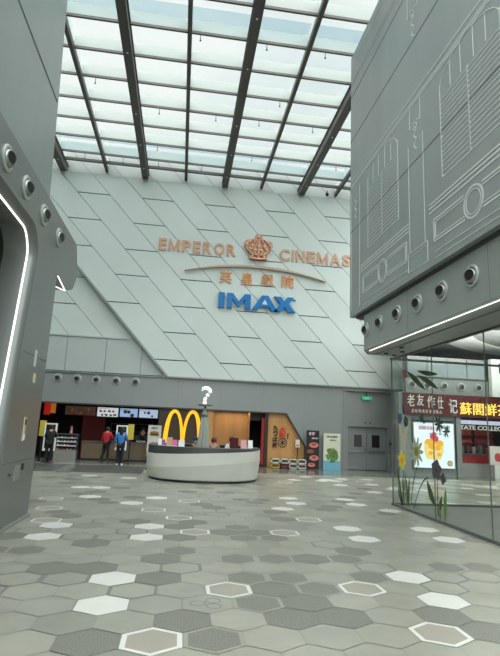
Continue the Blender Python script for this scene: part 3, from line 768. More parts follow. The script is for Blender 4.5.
sil = [(-.42, .0), (.42, .0), (.47, .12), (.45, .28), (.58, .48), (.73, .72), (.72, .9), (.62, 1.02), (.42, 1.08), (.22, 1.1), (.14, 1.08), (.17, 1.2), (.17, 1.3), (.1, 1.36), (.0, 1.38),
       (-.1, 1.36), (-.17, 1.3), (-.17, 1.2), (-.14, 1.08), (-.22, 1.1), (-.42, 1.08), (-.62, 1.02), (-.72, .9), (-.73, .72), (-.58, .48), (-.45, .28), (-.47, .12)]
cb.prism(sil, 'y', -.1, 0); cb.build('crown_body', m_copper_d, crown)
rb = MB()
for sgn in (-1, 1):
    for q in (.0, .3, .6):
        P = [(sgn*(.42*t0+q*math.sin(t0*PI)*.55)*1.0 if False else sgn*(q*.45+q*.75*math.sin(PI*t0)*(1-.3*t0))*(1 if q else 0), -.12, .3+.78*t0) for t0 in [i/8 for i in range(9)]]
        rb.tube(P, .045, 6)
rb.tube([(-.45, -.12, .3), (-.2, -.15, .24), (0, -.16, .22), (.2, -.15, .24), (.45, -.12, .3)], .04, 6)
rb.tube([(-.46, -.12, .08), (0, -.16, .02), (.46, -.12, .08)], .05, 6)
rb.build('ribs', m_copper, crown, True)
rb = MB()
for x, z in ((-.6, .78), (-.3, .72), (0, .72), (.3, .72), (.6, .78), (-.45, .95), (.45, .95), (-.3, .16), (0, .12), (.3, .16), (0, 1.23), (-.15, .5), (.15, .5), (-.42, .55), (.42, .55)):
    rb.sphere((x, -.13, z), .075, 0, (1, .6, 1), 10, 6)
rb.build('jewels', mat('copper_light', (208, 164, 132), .35, .3), crown, True)
arcs = thing('arc_trim', (3.3, YW, 9.3), 'thin curved copper arc beneath the copper words', 'trim')
ab = MB(); U, L_ = [], []
for i in range(41):
    t = i/40; x = -3.6+7.2*t; u = (x+0.0)/3.6; z = .53*(1-u*u); th_ = .02+.1*(1-u*u)
    U.append((x, z)); L_.append((x, z-th_))
ab.prism(U+L_[::-1], 'y', -.14, -.02); ab.box(-1.5, -1.45, -.05, 0, .3, .36); ab.box(1.5, 1.55, -.05, 0, .3, .36); ab.build('arc', mat('arc_bronze', (176, 156, 136), .4, .4), arcs)
cs = thing('character_sign', (1.46, YW, 8.8), 'row of four raised copper Chinese characters under the arc', 'sign')
for ch, x0, x1 in (('英', 1.46, 2.08), ('皇', 2.53, 3.13), ('戲', 3.55, 4.18), ('院', 4.6, 5.24)):
    text_mb(ch, x0-1.46, x1-1.46, .02, .66, 0, .06, 0 if ch == '戲' else .012).build('character', mat('copper_bright', (206, 150, 104), .4, .25), cs)
im = thing('letter_sign', (1.46, YW, 7.54), 'heavy bright blue raised word below the copper characters', 'sign')
H_ = .76
def plate(poly, name='letter'):
    MB().prism(poly, 'y', -.16, 0).build(name, m_bluel, im)
plate([(0, 0), (.3, 0), (.3, H_), (0, H_)])
plate([(.42, 0), (.68, 0), (.68, .5), (.95, .1), (1.05, .1), (1.32, .5), (1.32, 0), (1.6, 0), (1.6, H_), (1.3, H_), (1.0, .36), (.72, H_), (.42, H_)])
plate([(1.66, 0), (1.96, 0), (2.06, .17), (2.56, .17), (2.66, 0), (2.98, 0), (2.48, H_), (2.16, H_)])
MB().prism([(2.17, .3), (2.45, .3), (2.31, .55)], 'y', -.165, -.158).build('letter_counter', m_clad, im)
plate([(2.78, 0), (3.14, 0), (3.32, .24), (3.5, 0), (3.68+.2, 0), (3.52, .40), (3.80, H_), (3.46, H_), (3.3, .54), (3.14, H_), (2.78, H_), (3.1, .40)])
text_mb('TM', 3.78, 3.9, .62, .70, 0, .05, .02).build('trademark', m_bluel, im)
# wall spotlights / camera
c1 = thing('dome_camera', (6.9, 24.0, 14.05), 'small black dome camera below the skylight, near the right beam', 'camera')
MB().lathe([(.08, .12), (.09, .04), (.05, -.02), (.01, -.04)], 14).build('dome', m_black, c1, True)
MB().box(-.02, .02, 0, .1, .05, .3).build('bracket', m_darkgrey, c1)

# ================================================================ GOLDEN ARCHES
ar = thing('arch_letter_sign', (.16, 24.25, .5), 'large golden double-arch letter on the dark brown wall', 'sign')
ab = MB()
def arch_pts(cx, half, zb, zt, p, n=28):
    P = []
    for i in range(n+1):
        u = -1+2*i/n; P.append((cx+half*u, zb+(zt-zb)*(1-abs(u)**p)))
    return P
def arches_outline():
    # half profile of one arch in (x,z): outer and inner curves
    Zt, Zi = 2.02, 1.84
    outL = [(-.86, 0)] + [(-.86+.4*(1-math.cos(t*PI/2/10))*1.0, Zt*math.sin(t*PI/2/10)) for t in range(1, 11)]
    return outL
def leg(cx, w_out, w_in, zt, zi, side):
    P = [];  n = 14
    for i in range(n+1):
        a = PI/2*i/n; P.append((cx+side*w_out*math.cos(a)**.9, zt*math.sin(a)**.8))
    Q = []
    for i in range(n+1):
        a = PI/2*(n-i)/n; Q.append((cx+side*w_in*math.cos(a)**1.0, zi*math.sin(a)**.8))
    return P+Q
for cx in (-.45, .45):
    for side in (-1, 1):
        inner = (side > 0) == (cx < 0)
        wo = .45+.08 if inner else .52
        wi = .36 if inner else .3
        ab.prism(leg(cx, wo if not inner else .5, wi, 2.05, 1.9, side), 'y', -.1-(.002 if side > 0 else 0), 0)
ab.build('golden_arches', m_gold, ar); ar.scale = (.94, 1, .97)

# ================================================================ RESTAURANT
def menu(x0, x1, z0, z1, label, face, pics):
    t = thing('menu_board', (x0, 26.0, z0), label, 'menu board', 'lit menu boards over the counter')
    MB().box(0, x1-x0, 0, .08, 0, z1-z0).build('frame', m_black, t)
    MB().box(.03, x1-x0-.03, -.01, 0, .03, z1-z0-.03).build('screen', face, t)
    for (n_, col, w, h) in pics:
        r_ = random.Random(n_+7)
        for i in range(n_):
            x = .12+(x1-x0-.24)*(i+.5)/n_; z = (.12 if i % 2 else .28)+r_.uniform(-.02, .02)
            MB().sphere((x, -.012, z), w, 0, (1, .15, h), 10, 6).build('food_picture', col, t)
    text_mb('早晨全餐 HAPPY MEAL', .06, (x1-x0)*.6, z1-z0-.12, z1-z0-.06, -.01, .006).build('writing', m_darkgrey, t)
    MB().box(.1, .13, .02, .05, z1-z0, 3.0-z0).build('hanger', m_black, t)
f_w = mat('screen_white', (206, 210, 214), .4, emit=.28); f_b = mat('screen_blue', (150, 184, 226), .4, emit=.28)
f_d = mat('screen_dark_brown', (64, 44, 36), .4, emit=.3)
fp_d = mat('food_dark', (44, 38, 70), .5); fp_o = mat('food_orange', (150, 92, 48), .5); fp_r = mat('food_red', (170, 60, 40), .5)
menu(-5.65, -4.15, 2.02, 2.5, 'dim brown food picture board, leftmost over the restaurant counter', f_d, [(5, fp_o, .09, 1.0), (3, mat('food_grey', (150, 140, 130), .5), .07, 1.2)])
menu(-4.12, -3.05, 2.0, 2.5, 'white lit menu board covered with rows of dark items', f_w, [(8, fp_d, .055, .9), (4, fp_r, .05, .8)])
menu(-3.02, -2.1, 2.03, 2.5, 'pale blue lit menu board with a burger, second from right', f_b, [(2, fp_o, .1, .9), (1, fp_d, .08, 1)])
menu(-2.08, -1.1, 2.03, 2.5, 'pale blue lit menu board at the right end beside the brown wall', mat('screen_blue_white', (184, 204, 232), .4, emit=.28), [(1, fp_o, .08, .9), (2, fp_d, .05, 1.1)])
bn = thing('hanging_banner', (-6.25, 25.6, 2.0), 'red and orange hanging banner at the left end of the restaurant', 'banner')
MB().box(-.28, .02, 0, .02, 0, .62).build('red_cloth', mat('banner_red', (196, 36, 24), .5, emit=.15), bn); MB().box(.03, .26, 0, .02, .08, .55).build('orange_cloth', mat('banner_orange', (206, 120, 40), .5, emit=.15), bn)
MB().box(-.3, .3, .0, .03, .62, .65).build('rod', m_black, bn); MB().box(-.02, .02, .0, .02, .65, 1.0).build('hanger', m_black, bn)
rw = struct(MB().box(-5.0, -3.85, 27.4, 27.5, 0, 2.15).build('wall_red_panel', mat('deep_red_wall', (84, 12, 12), .5, emit=.05)), 'dark red panel at the rear of the restaurant kitchen', 'wall')
kit = thing('kitchen_shelving', (-2.6, 27.0, 0), 'dark steel kitchen rack behind the restaurant counter', 'rack')
for z in (.8, 1.3, 1.7): MB().box(-.9, 1.2, 0, .5, z, z+.04).build('shelf', m_darkgrey, kit)
for x in (-.9, 1.16): MB().box(x, x+.04, 0, .04, 0, 1.9).build('upright', m_darkgrey, kit)
MB().box(-.5, .2, .05, .4, .84, 1.15).build('oven', m_chrome, kit)
rc = thing('service_counter', (-4.45, 24.75, 0), 'taupe wood service counter of the burger restaurant', 'counter')
MB().box(0, 3.55, 0, .6, .08, .82).build('front_panel', m_woodcounter, rc)
MB().box(-.02, 3.57, -.03, .64, .82, .87).build('worktop', mat('counter_top', (96, 84, 72), .35), rc)
MB().box(.02, 3.53, .03, .55, 0, .08).build('plinth', m_black, rc)
for x in (1.0, 1.9, 2.8): MB().box(x, x+.012, -.005, .01, .08, .82).build('panel_joint', m_darkgrey, rc)
for i, x in enumerate((-3.0, -2.0, -1.5)):
    tl = thing('till', (x, 25.0, .87), 'dark till screen on the wooden restaurant counter, %s' % ('left one', 'middle one', 'right one')[i], 'till')
    MB().box(-.12, .12, 0, .2, 0, .04).build('base', m_black, tl); MB().box(-.02, .02, .08, .12, .04, .14).build('stem', m_black, tl); MB().box(-.14, .14, .07, .1, .12, .34).build('screen', m_black, tl)
hs = tag(text_mb('McCafe', -1.98, -1.55, .90, .98, 24.78, .03, .01).build('counter_lettering', m_white), 'tiny white lettering standing on the restaurant counter', 'lettering')
dc = thing('display_case', (-5.62, 24.55, 0), 'lit glass pastry display case left of the wooden counter', 'display case')
MB().box(0, .98, 0, .6, .0, .42).build('base', mat('case_base', (140, 137, 132), .5), dc)
MB().box(0, .98, .55, .6, .42, 1.14).build('back_panel', m_black, dc)
for z in (.6, .78, .96): MB().box(.02, .96, .05, .55, z, z+.015).build('shelf', mat('case_shelf', (170, 176, 186), .3, emit=.25), dc)
MB().box(0, .98, .02, .6, 1.12, 1.16).build('top', m_chrome, dc)
for x in (0, .96): MB().box(x, x+.02, .02, .6, .42, 1.12).build('side_panel', m_chrome, dc)
r_ = random.Random(5); pcol = [(206, 150, 60), (230, 214, 190), (150, 96, 54), (120, 130, 190), (220, 190, 120)]
oq = ('first', 'second', 'third', 'fourth', 'fifth', 'sixth'); cnm = ('golden', 'cream', 'brown', 'blue-wrapped', 'pale yellow')
for z, sn_ in ((.42, 'bottom'), (.615, 'second lowest'), (.795, 'second highest'), (.975, 'top')):
    for i in range(6):
        ci = r_.randrange(5)
        px = -5.62+.1+.15*i
        pt = thing('pastry', (px, 24.75, z), '%s pastry, %s from left on the %s shelf of the display case' % (cnm[ci], oq[i], sn_), 'pastry', 'pastries in the display case')
        cm = mat('pastry_%d' % ci, pcol[ci], .6)
        MB().sphere((0, 0, .035), .05, 0, (1, .8, .7), 10, 6).build('bun', cm, pt, True)
by = thing('toy_rabbit', (-5.0, 24.85, 1.16), 'small pink rabbit toy standing on the pastry display case', 'toy')
t = MB(); t.sphere((0, 0, .07), .075, 0, (1, .8, 1.1)); t.sphere((0, 0, .19), .055); t.build('body', mat('toy_pink', (214, 150, 146), .7), by, True)
for s_ in (-1, 1): MB().sphere((s_*.03, 0, .29), .06, 0, (.3, .25, 1.1), 8, 6).build('ear', mat('toy_pink', (214, 150, 146), .7), by, True)
def order_kiosk(x, w, z0, z1, label, side):
    t = thing('order_kiosk', (x, 22.9, 0), label, 'order kiosk', 'self-order screens')
    fr = MB(); b_ = .055
    fr.box(0, b_, 0, .12, z0, z1); fr.box(w-b_, w, 0, .12, z0, z1); fr.box(b_, w-b_, 0, .12, z1-b_, z1); fr.box(b_, w-b_, 0, .12, z0, z0+b_*2)
    fr.build('frame', mat('kiosk_white', (216, 218, 214), .35, emit=.06), t)
    MB().box(b_, w-b_, .03, .1, z0+b_*2, z1-b_).build('screen', mat('kiosk_screen', (34, 38, 40), .15), t)
    MB().box(w/2-.05, w/2+.05, .04, .1, 0, z0).build('post', m_black, t); MB().box(w/2-.2, w/2+.2, -.05, .25, 0, .02).build('foot', m_black, t)
    return t
k1 = order_kiosk(-5.72, .5, .46, 1.62, 'white framed self-order screen at the left, person in black before it', -1)
k2 = order_kiosk(-2.72, .48, .6, 1.66, 'white framed self-order screen with the person in blue before it', 1)
for x, lbl in ((-6.02, 'yellow upright panel behind the left self-order screen'), (-2.26, 'yellow upright panel behind the right self-order screen')):
    y_ = thing('yellow_panel', (x, 23.25, 0), lbl, 'panel'); MB().box(0, .26, 0, .05, 1.05, 1.72).build('panel', mat('signal_yellow', (196, 176, 60), .5), y_); MB().box(.1, .16, 0, .05, 0, 1.05).build('post', m_black, y_)
ps = thing('burger_poster_stand', (-1.42, 23.9, 0), 'white poster stand with burger pictures left of the golden arches', 'poster stand')
MB().box(0, .6, 0, .06, .35, 1.72).build('board', mat('poster_grey', (196, 190, 182), .5), ps)
for z in (.78, 1.28):
    bg_ = MB(); bg_.sphere((.3, -.01, z+.1), .2, 0, (1, .1, .4)); bg_.build('bun_picture', fp_o, ps)
    MB().box(.1, .5, -.02, 0, z-.02, z+.03).build('patty_picture', mat('patty', (60, 34, 24), .6), ps)
    MB().box(.09, .51, -.015, 0, z+.03, z+.055).build('lettuce_picture', mat('lettuce', (96, 128, 50), .6), ps)
text_mb('NEW', .15, .45, 1.55, 1.64, 0, .01, .02).build('writing', m_black, ps)
MB().box(.25, .35, 0, .06, 0, .35).build('post', m_black, ps); MB().box(.05, .55, -.1, .2, 0, .02).build('foot', m_black, ps)

# ================================================================ OAK SHOP SIGNS, CRATES, POSTERS
cz = thing('calligraphy_sign', (4.58, 24.3, .95), 'column of black brush characters on the oak wall', 'sign')
for i, ch in enumerate('九っぱ家'): text_mb(ch, -.12, .13, .78-.27*i, 1.02-.27*i, 0, .03, .03).build('character', m_black, cz)
rz = thing('red_character_sign', (4.95, 24.3, 1.38), 'red block characters above a round black emblem on the oak wall', 'sign')
for i, ch in enumerate('大阪'): text_mb(ch, -.17, .17, .28-.27*i, .54-.27*i, 0, .03, .035).build('character', mat('sign_red', (206, 40, 24), .5), rz)
ring_ = MB(); ring_.tube([(.0+.2*math.cos(a*PI/12), -.02, -.22+.2*math.sin(a*PI/12)) for a in range(24)], .02, 6, closed=True); ring_.build('emblem_ring', m_black, rz)
text_mb('木', -.12, .12, -.34, -.1, 0, .03, .02).build('emblem_mark', m_black, rz)
text_mb('食堂', .22, .29, -.05, .25, 0, .02).build('small_writing', m_black, rz)
def crate(x, z, col, label):
    t = thing('crate', (x, 23.72, z), label, 'crate', 'crates stacked by the oak wall')
    m = MB(); w, h, d, th_ = .38, .215, .36, .025
    m.box(0, w, d-th_, d, 0, h); m.box(0, th_, 0, d, 0, h); m.box(w-th_, w, 0, d, 0, h); m.box(0, w, 0, d, 0, th_); m.box(0, w, 0, d, h-th_, h)
    m.box(0, w, 0, th_, 0, .06)
    m.build('crate_body', col, t)
    MB().box(.05, w-.05, .03, d-.05, th_, h-.06).build('contents', m_darkgrey, t)
cw = mat('crate_white', (226, 220, 204), .55)
cys = mat('crate_yellow', (222, 184, 50), .55); cr_ = mat('crate_maroon', (120, 34, 46), .55)
cxs = (4.35, 4.79, 5.2, 5.62); nm = ('leftmost', 'second from left', 'third from left', 'rightmost')
for i, x in enumerate(cxs):
    c_, cn = ((cys, 'yellow'), (cr_, 'maroon'), (cw, 'white'), (cw, 'white'))[i]
    crate(x, 0, c_, '%s crate at the bottom of the %s stack by the oak wall' % (cn, nm[i]))
    crate(x, .217, cw, 'white crate on top of the %s stack by the oak wall' % nm[i])
ss = thing('standing_sign', (5.66, 24.15, 0), 'small white notice on a dark post behind the crates', 'sign')
MB().box(-.1, .1, -.02, .0, .98, 1.34).build('board', mat('notice_cream', (214, 206, 190), .5), ss); MB().box(-.06, .06, -.03, -.02, 1.05, 1.1).build('red_mark', m_red, ss)
MB().box(-.025, .025, 0, .03, 0, 1.0).build('post', mat('dark_post', (46, 34, 28), .5), ss); MB().box(-.12, .12, -.08, .1, 0, .02).build('foot', m_black, ss)
bp = thing('food_poster', (6.06, 23.98, 0), 'tall black poster with three pink food bowls beside the oak wall', 'poster')
MB().box(0, .62, 0, .05, 0, 1.8).build('board', mat('poster_black', (34, 24, 26), .5), bp)
for i, (z, x) in enumerate(((1.12, .36), (.52, .38), (.2, .26), (.82, .2))):
    r = .2 if i < 2 else .15
    MB().prism([(x+r*1.15*math.cos(t*PI/10), z+r*.62*math.sin(t*PI/10)) for t in range(20)], 'y', -.01, 0).build('bowl_picture', mat('bowl_pink', (206, 132, 116), .5) if i < 3 else mat('bowl_brown', (120, 80, 60), .5), bp)
    MB().prism([(x+r*.6*math.cos(t*PI/10), z+.03+r*.3*math.sin(t*PI/10)) for t in range(20)], 'y', -.02, -.01).build('filling_picture', fp_r, bp)
text_mb('叮叮', .12, .42, 1.55, 1.72, 0, .01, .03).build('writing', mat('pale_pink', (226, 190, 206), .5), bp)
text_mb('美味拉麵', .25, .58, 1.4, 1.48, 0, .01, .02).build('writing', m_white, bp)
gp = thing('green_dish_poster', (6.9, 23.98, 0), 'cream and blue poster with a round green salad, left of the doors', 'poster')
gm = MB(); gm.box(0, .84, 0, .05, 0, .42, 1); gm.box(0, .84, 0, .05, .42, 1.7, 0)
gm.build('board', [mat('poster_cream', (206, 210, 186), .5), mat('poster_blue', (110, 172, 190), .5)], gp)
r_ = random.Random(2); gl_ = [mat('leaf_a', (60, 120, 56), .6), mat('leaf_b', (96, 150, 74), .6), mat('leaf_c', (130, 96, 64), .6)]
lf = MB()
for i in range(70):
    a = r_.uniform(0, 2*PI); q = .28*math.sqrt(r_.random()); lf.sphere((.42+q*math.cos(a), -.005, .68+q*math.sin(a)), r_.uniform(.05, .09), r_.choice([0, 0, 1, 1, 2]), (1, .15, 1), 8, 5)
lf.build('salad_picture', gl_, gp)
text_mb('米三島餐廳', .17, .68, 1.5, 1.6, 0, .01, .02).build('writing', m_darkgrey, gp); text_mb('健康輕食', .3, .62, 1.36, 1.42, 0, .01).build('writing', m_red, gp)

# ================================================================ INFORMATION KIOSK
KC = (.92, 18.45)
kd = thing('information_counter', (KC[0], KC[1], 0), 'large oval white information counter with dark grey top band', 'counter')
N = 120
def ell(a, b, t, e=2.35):
    c_, s_ = math.cos(t), math.sin(t)
    return (a*math.copysign(abs(c_)**(2/e), c_), b*math.copysign(abs(s_)**(2/e), s_))
def ztop(x): return .82+.23*(x+2.1)/4.2
def zcre(x): return .38+.36*(x+2.1)/4.2
def ringmesh(name, levels, m, closed_top=False, mi=None):
    mb = MB()
    for k in range(len(levels)-1):
        (a0, b0, f0), (a1, b1, f1) = levels[k], levels[k+1]
        for i in range(N):
            t0, t1 = 2*PI*i/N, 2*PI*(i+1)/N
            p, q, r_, s_ = ell(a0, b0, t0), ell(a0, b0, t1), ell(a1, b1, t1), ell(a1, b1, t0)
            mb.face([(p[0], p[1], f0(p[0])), (q[0], q[1], f0(q[0])), (r_[0], r_[1], f1(r_[0])), (s_[0], s_[1], f1(s_[0]))])
    o = mb.build(name, m, kd, True); o.data.set_sharp_from_angle(angle=.13); return o
m_kw = mat('kiosk_shell_white', (200, 199, 190), .35, 0, .03, 2)
ringmesh('shell', [(1.88, 1.88, lambda x: .07), (1.91, 1.91, lambda x: .1), (1.985, 2.0, zcre), (1.975, 1.99, ztop), (1.92, 1.94, ztop)], m_kw)
ringmesh('plinth', [(1.87, 1.87, lambda x: 0), (1.87, 1.87, lambda x: .1), (1.7, 1.7, lambda x: .1), (1.7, 1.7, lambda x: 0)], m_black)
ringmesh('counter_band', [(1.95, 1.97, lambda x: ztop(x)-.02), (1.95, 1.97, lambda x: 1.1), (1.52, 1.54, lambda x: 1.1), (1.52, 1.54, lambda x: 1.05), (1.8, 1.82, lambda x: 1.05)], mat('kiosk_dark_band', (66, 70, 70), .35))
ringmesh('inner_wall', [(1.68, 1.7, lambda x: .02), (1.68, 1.7, lambda x: 1.05)], m_darkgrey)

pa = thing('closed_parasol', (.86, 18.2, 0), 'folded grey-green parasol topped by a white question mark', 'parasol')
cp = MB(); n = 48
prof = [(1.0, .19), (1.25, .175), (1.7, .14), (2.1, .1), (2.3, .07), (2.42, .03)]
for k in range(len(prof)-1):
    for i in range(n):
        def PP(k_, i_):
            z, r = prof[k_]; a = 2*PI*i_/n; rr_ = r*(1+.18*math.cos(8*a)); return (rr_*math.cos(a), rr_*math.sin(a), z)
        cp.face([PP(k, i), PP(k, i+1), PP(k+1, i+1), PP(k+1, i)])
cp.build('canopy', mat('parasol_grey_green', (158, 162, 152), .7), pa, True)
MB().lathe([(.03, 0), (.03, 2.5)], 12).build('pole', m_darkgrey, pa, True)
MB().lathe([(.125, 2.12), (.13, 2.16), (.11, 2.2)], 24).build('tie_band', mat('tie_band', (90, 98, 92), .6), pa, True)
MB().lathe([(.25, 0), (.25, .04), (.05, .06)], 24).build('base', m_darkgrey, pa)
MB().lathe([(.26, 2.5), (.26, 2.53)], 28).build('disc', m_darkgrey, pa)
qm = MB()
qp = [(-.16, 0, .52), (-.13, 0, .585), (-.04, 0, .62), (.06, 0, .61), (.13, 0, .55), (.135, 0, .47), (.09, 0, .4), (.03, 0, .34), (-.01, 0, .28), (-.03, 0, .2), (-.03, 0, .17)]
qm.tube(qp, [.055, .062, .068, .074, .076, .076, .072, .068, .064, .062, .06], 12)
qo = qm.build('question_mark', mat('lit_white', (236, 238, 238), .4, emit=.2), pa, True); qo.location = (0, 0, 2.51)
MB().sphere((-.03, 0, 2.6), .082, 0, (1, 1, .85)).build('question_dot', MATS['lit_white'], pa, True)

# brochures and stands on the counter
def card(x, y, w, h, col, label, tilt=.25):
    t = thing('brochure_stand', (x, y, 1.1), label, 'brochure stand', 'brochures on the information counter', (0, 0, 0))
    m = MB(); m.prism([(-.0, 0), (.02, 0), (.02+h*tilt, h), (h*tilt, h)], 'x', -w/2, w/2); m.build('card', col, t)
    MB().box(-w/2, w/2, -.02, .14, 0, .012).build('foot', m_white, t)
card(-.62, 17.75, .13, .2, m_white, 'white brochure stand at the left end of the information counter')
card(-.5, 17.45, .12, .19, mat('card_purple', (120, 80, 140), .5), 'purple brochure stand near the left end of the information counter')
card(-.3, 17.3, .2, .27, mat('card_tan', (176, 140, 110), .5), 'tallest tan brochure stand on the left of the information counter')
card(-.12, 17.15, .16, .2, mat('card_pink', (206, 90, 140), .5), 'pink brochure stand on the left of the information counter')
card(.1, 17.05, .2, .2, mat('card_white_blue', (206, 214, 216), .5), 'pale square brochure stand left of the folded parasol')
card(2.22, 17.5, .2, .27, mat('card_rose', (206, 150, 160), .5), 'rose and white brochure stand, left of the two on the right end')
card(2.48, 17.7, .16, .27, m_white, 'white leaning brochure stand at the right end of the information counter')

# ================================================================ PEOPLE
def bake_skin(name, verts, edges, radii, m, parent, sub=1, root=0):
    me = bpy.data.meshes.new(name); me.from_pydata(verts, edges, [])
    o = bpy.data.objects.new(name, me); C.objects.link(o)
    sk = o.modifiers.new('skin', 'SKIN'); sk.use_smooth_shade = True
    for i, r in enumerate(radii):
        me.skin_vertices[0].data[i].radius = (r, r) if not isinstance(r, tuple) else r
        me.skin_vertices[0].data[i].use_root = (i == root)
    ss_ = o.modifiers.new('sub', 'SUBSURF'); ss_.levels = sub; ss_.render_levels = sub
    dg = bpy.context.evaluated_depsgraph_get(); nm_ = bpy.data.meshes.new_from_object(o.evaluated_get(dg))
    bpy.data.objects.remove(o); bpy.data.meshes.remove(me)
    nm_.materials.clear(); nm_.materials.append(m); nm_.name = name
    for p in nm_.polygons: p.use_smooth = True; p.material_index = 0
    ob = bpy.data.objects.new(name, nm_); C.objects.link(ob); ob.parent = parent; return ob
def person(loc, rotz, label, h, top, trouser, hair, J, shoes=None, long_hair=False, seated=False, mask=None):
    """J: joint overrides in a 1.7 m figure facing +y"""
    s = h/1.7
    base = dict(pelvis=(0, 0, .93), waist=(0, 0, 1.08), chest=(0, .0, 1.28), neck=(0, 0, 1.45), headc=(0, .015, 1.57), crown=(0, .01, 1.65),
                shl=(-.17, 0, 1.39), shr=(.17, 0, 1.39), ell=(-.23, 0, 1.12), elr=(.23, 0, 1.12), hal=(-.25, .06, .88), har=(.25, .06, .88),
                hil=(-.09, 0, .9), hir=(.09, 0, .9), knl=(-.1, .01, .5), knr=(.1, .01, .5), anl=(-.1, -.02, .09), anr=(.1, -.02, .09), tol=(-.11, .15, .035), tor=(.11, .15, .035))
    base.update(J)
    R_ = dict(pelvis=.13, waist=.115, chest=.13, neck=.052, headc=.093, crown=.06, shl=.06, shr=.06, ell=.042, elr=.042, hal=.027, har=.027, hil=.085, hir=.085, knl=.058, knr=.058, anl=.036, anr=.036, tol=.035, tor=.035)
    names = list(base); idx = {n_: i for i, n_ in enumerate(names)}
    E_ = [('pelvis', 'waist'), ('waist', 'chest'), ('chest', 'neck'), ('neck', 'headc'), ('headc', 'crown'), ('chest', 'shl'), ('chest', 'shr'), ('shl', 'ell'), ('shr', 'elr'), ('ell', 'hal'), ('elr', 'har'),
          ('pelvis', 'hil'), ('pelvis', 'hir'), ('hil', 'knl'), ('hir', 'knr'), ('knl', 'anl'), ('knr', 'anr'), ('anl', 'tol'), ('anr', 'tor')]
    V = [tuple(c_*s for c_ in base[n_]) for n_ in names]; RR = [R_[n_]*s for n_ in names]; ED = [(idx[a], idx[b]) for a, b in E_]
    # hands: palm plus five fingers
    for hn, el, sg_ in (('hal', 'ell', -1), ('har', 'elr', 1)):
        w = Vector(base[hn]); d = (w-Vector(base[el])).normalized(); side = d.cross(Vector((0, 0, 1)));
        if side.length < .1: side = Vector((0, 1, 0))
        side.normalize()
        palm = len(V); V.append(tuple((w+d*.06)*s)); RR.append(.03*s); ED.append((idx[hn], palm))
        for k, (o_, L) in enumerate(((-.027, .06), (-.009, .07), (.009, .066), (.027, .05))):
            a = len(V); V.append(tuple((w+d*.1+side*o_)*s)); V.append(tuple((w+d*(.1+L)+side*o_*1.2)*s)); RR += [.0095*s, .008*s]; ED += [(palm, a), (a, a+1)]
        a = len(V); V.append(tuple((w+d*.07+side*.045)*s)); V.append(tuple((w+d*.1+side*.06)*s)); RR += [.011*s, .009*s]; ED += [(palm, a), (a, a+1)]
    t = thing('person', loc, label, 'person', None, (0, 0, rotz))
    bake_skin('body', V, ED, RR, m_skin, t)
    def sub(names_, edges_, add, m, nm2, ends=None):
        ii = {n_: i for i, n_ in enumerate(names_)}
        vv = [tuple(c_*s for c_ in base[n_]) for n_ in names_]
        if ends:
            for n_, f_, ref in ends: vv[ii[n_]] = tuple((Vector(base[ref])*(1-f_)+Vector(base[n_])*f_)*s)
        bake_skin(nm2, vv, [(ii[a], ii[b]) for a, b in edges_], [(R_[n_]+add)*s for n_ in names_], m, t)
    sub(['waist', 'pelvis', 'chest', 'shl', 'shr', 'ell', 'elr', 'hal', 'har'], [('waist', 'pelvis'), ('waist', 'chest'), ('chest', 'shl'), ('chest', 'shr'), ('shl', 'ell'), ('shr', 'elr'), ('ell', 'hal'), ('elr', 'har')], .022, top, 'top', [('hal', .85, 'ell'), ('har', .85, 'elr')])
    sub(['pelvis', 'hil', 'hir', 'knl', 'knr', 'anl', 'anr'], [('pelvis', 'hil'), ('pelvis', 'hir'), ('hil', 'knl'), ('hir', 'knr'), ('knl', 'anl'), ('knr', 'anr')], .016, trouser, 'trousers')
    sm_ = shoes or m_black
    for an, to in (('anl', 'tol'), ('anr', 'tor')):
        a, b = Vector(base[an])*s, Vector(base[to])*s
        MB().sphere(tuple((a*.45+b*.55).xy) + (.045*s,), .13*s, 0, (.42, 1.0, .36), 12, 8).build('shoe', sm_, t, True)
    hc = Vector(base['headc'])*s
    hm = MB(); hm.sphere((hc.x, hc.y-.022*s, hc.z+.03*s), .112*s, 0, (.95, 1.0, 1.0), 16, 10)
    if long_hair: hm.sphere((hc.x, hc.y-.06*s, hc.z-.13*s), .1*s, 0, (.95, .55, 1.9), 14, 8)
    hm.build('hair', hair, t, True)
    fc = MB(); fc.sphere((hc.x, hc.y+.108*s, hc.z-.01*s), .014*s); fc.build('nose', m_skin, t, True)
    for q in (-1, 1):
        MB().sphere((hc.x+q*.034*s, hc.y+.1*s, hc.z+.012*s), .011*s).build('eye', m_black, t, True)
        MB().sphere((hc.x+q*.1*s, hc.y, hc.z), .026*s, 0, (.4, .7, 1.1)).build('ear', m_skin, t, True)
    if mask: MB().sphere((hc.x, hc.y+.07*s, hc.z-.05*s), .062*s, 0, (1, .7, .75)).build('face_mask', mask, t, True)
    return t
m_blk = mat('black_cloth', (20, 20, 22), .8); m_redc = mat('red_cloth', (176, 26, 34), .7); m_bluec = mat('blue_cloth', (50, 112, 178), .7)
m_navy = mat('navy_trousers', (24, 26, 36), .8)
person((-5.33, 22.45, 0), .15, 'person dressed all in black facing the left self-order screen', 1.56, m_blk, m_blk, m_hair,
       dict(elr=(.22, .12, 1.15), har=(.16, .3, 1.2), ell=(-.22, .1, 1.15), hal=(-.15, .26, 1.12)))
person((-3.22, 23.95, 0), -.3, 'person in red top and black trousers at the restaurant counter', 1.56, m_redc, m_blk, m_hair,
       dict(elr=(.22, .1, 1.12), har=(.15, .28, 1.05), knl=(-.12, .02, .5), anl=(-.2, -.1, .09), tol=(-.21, .06, .035)))
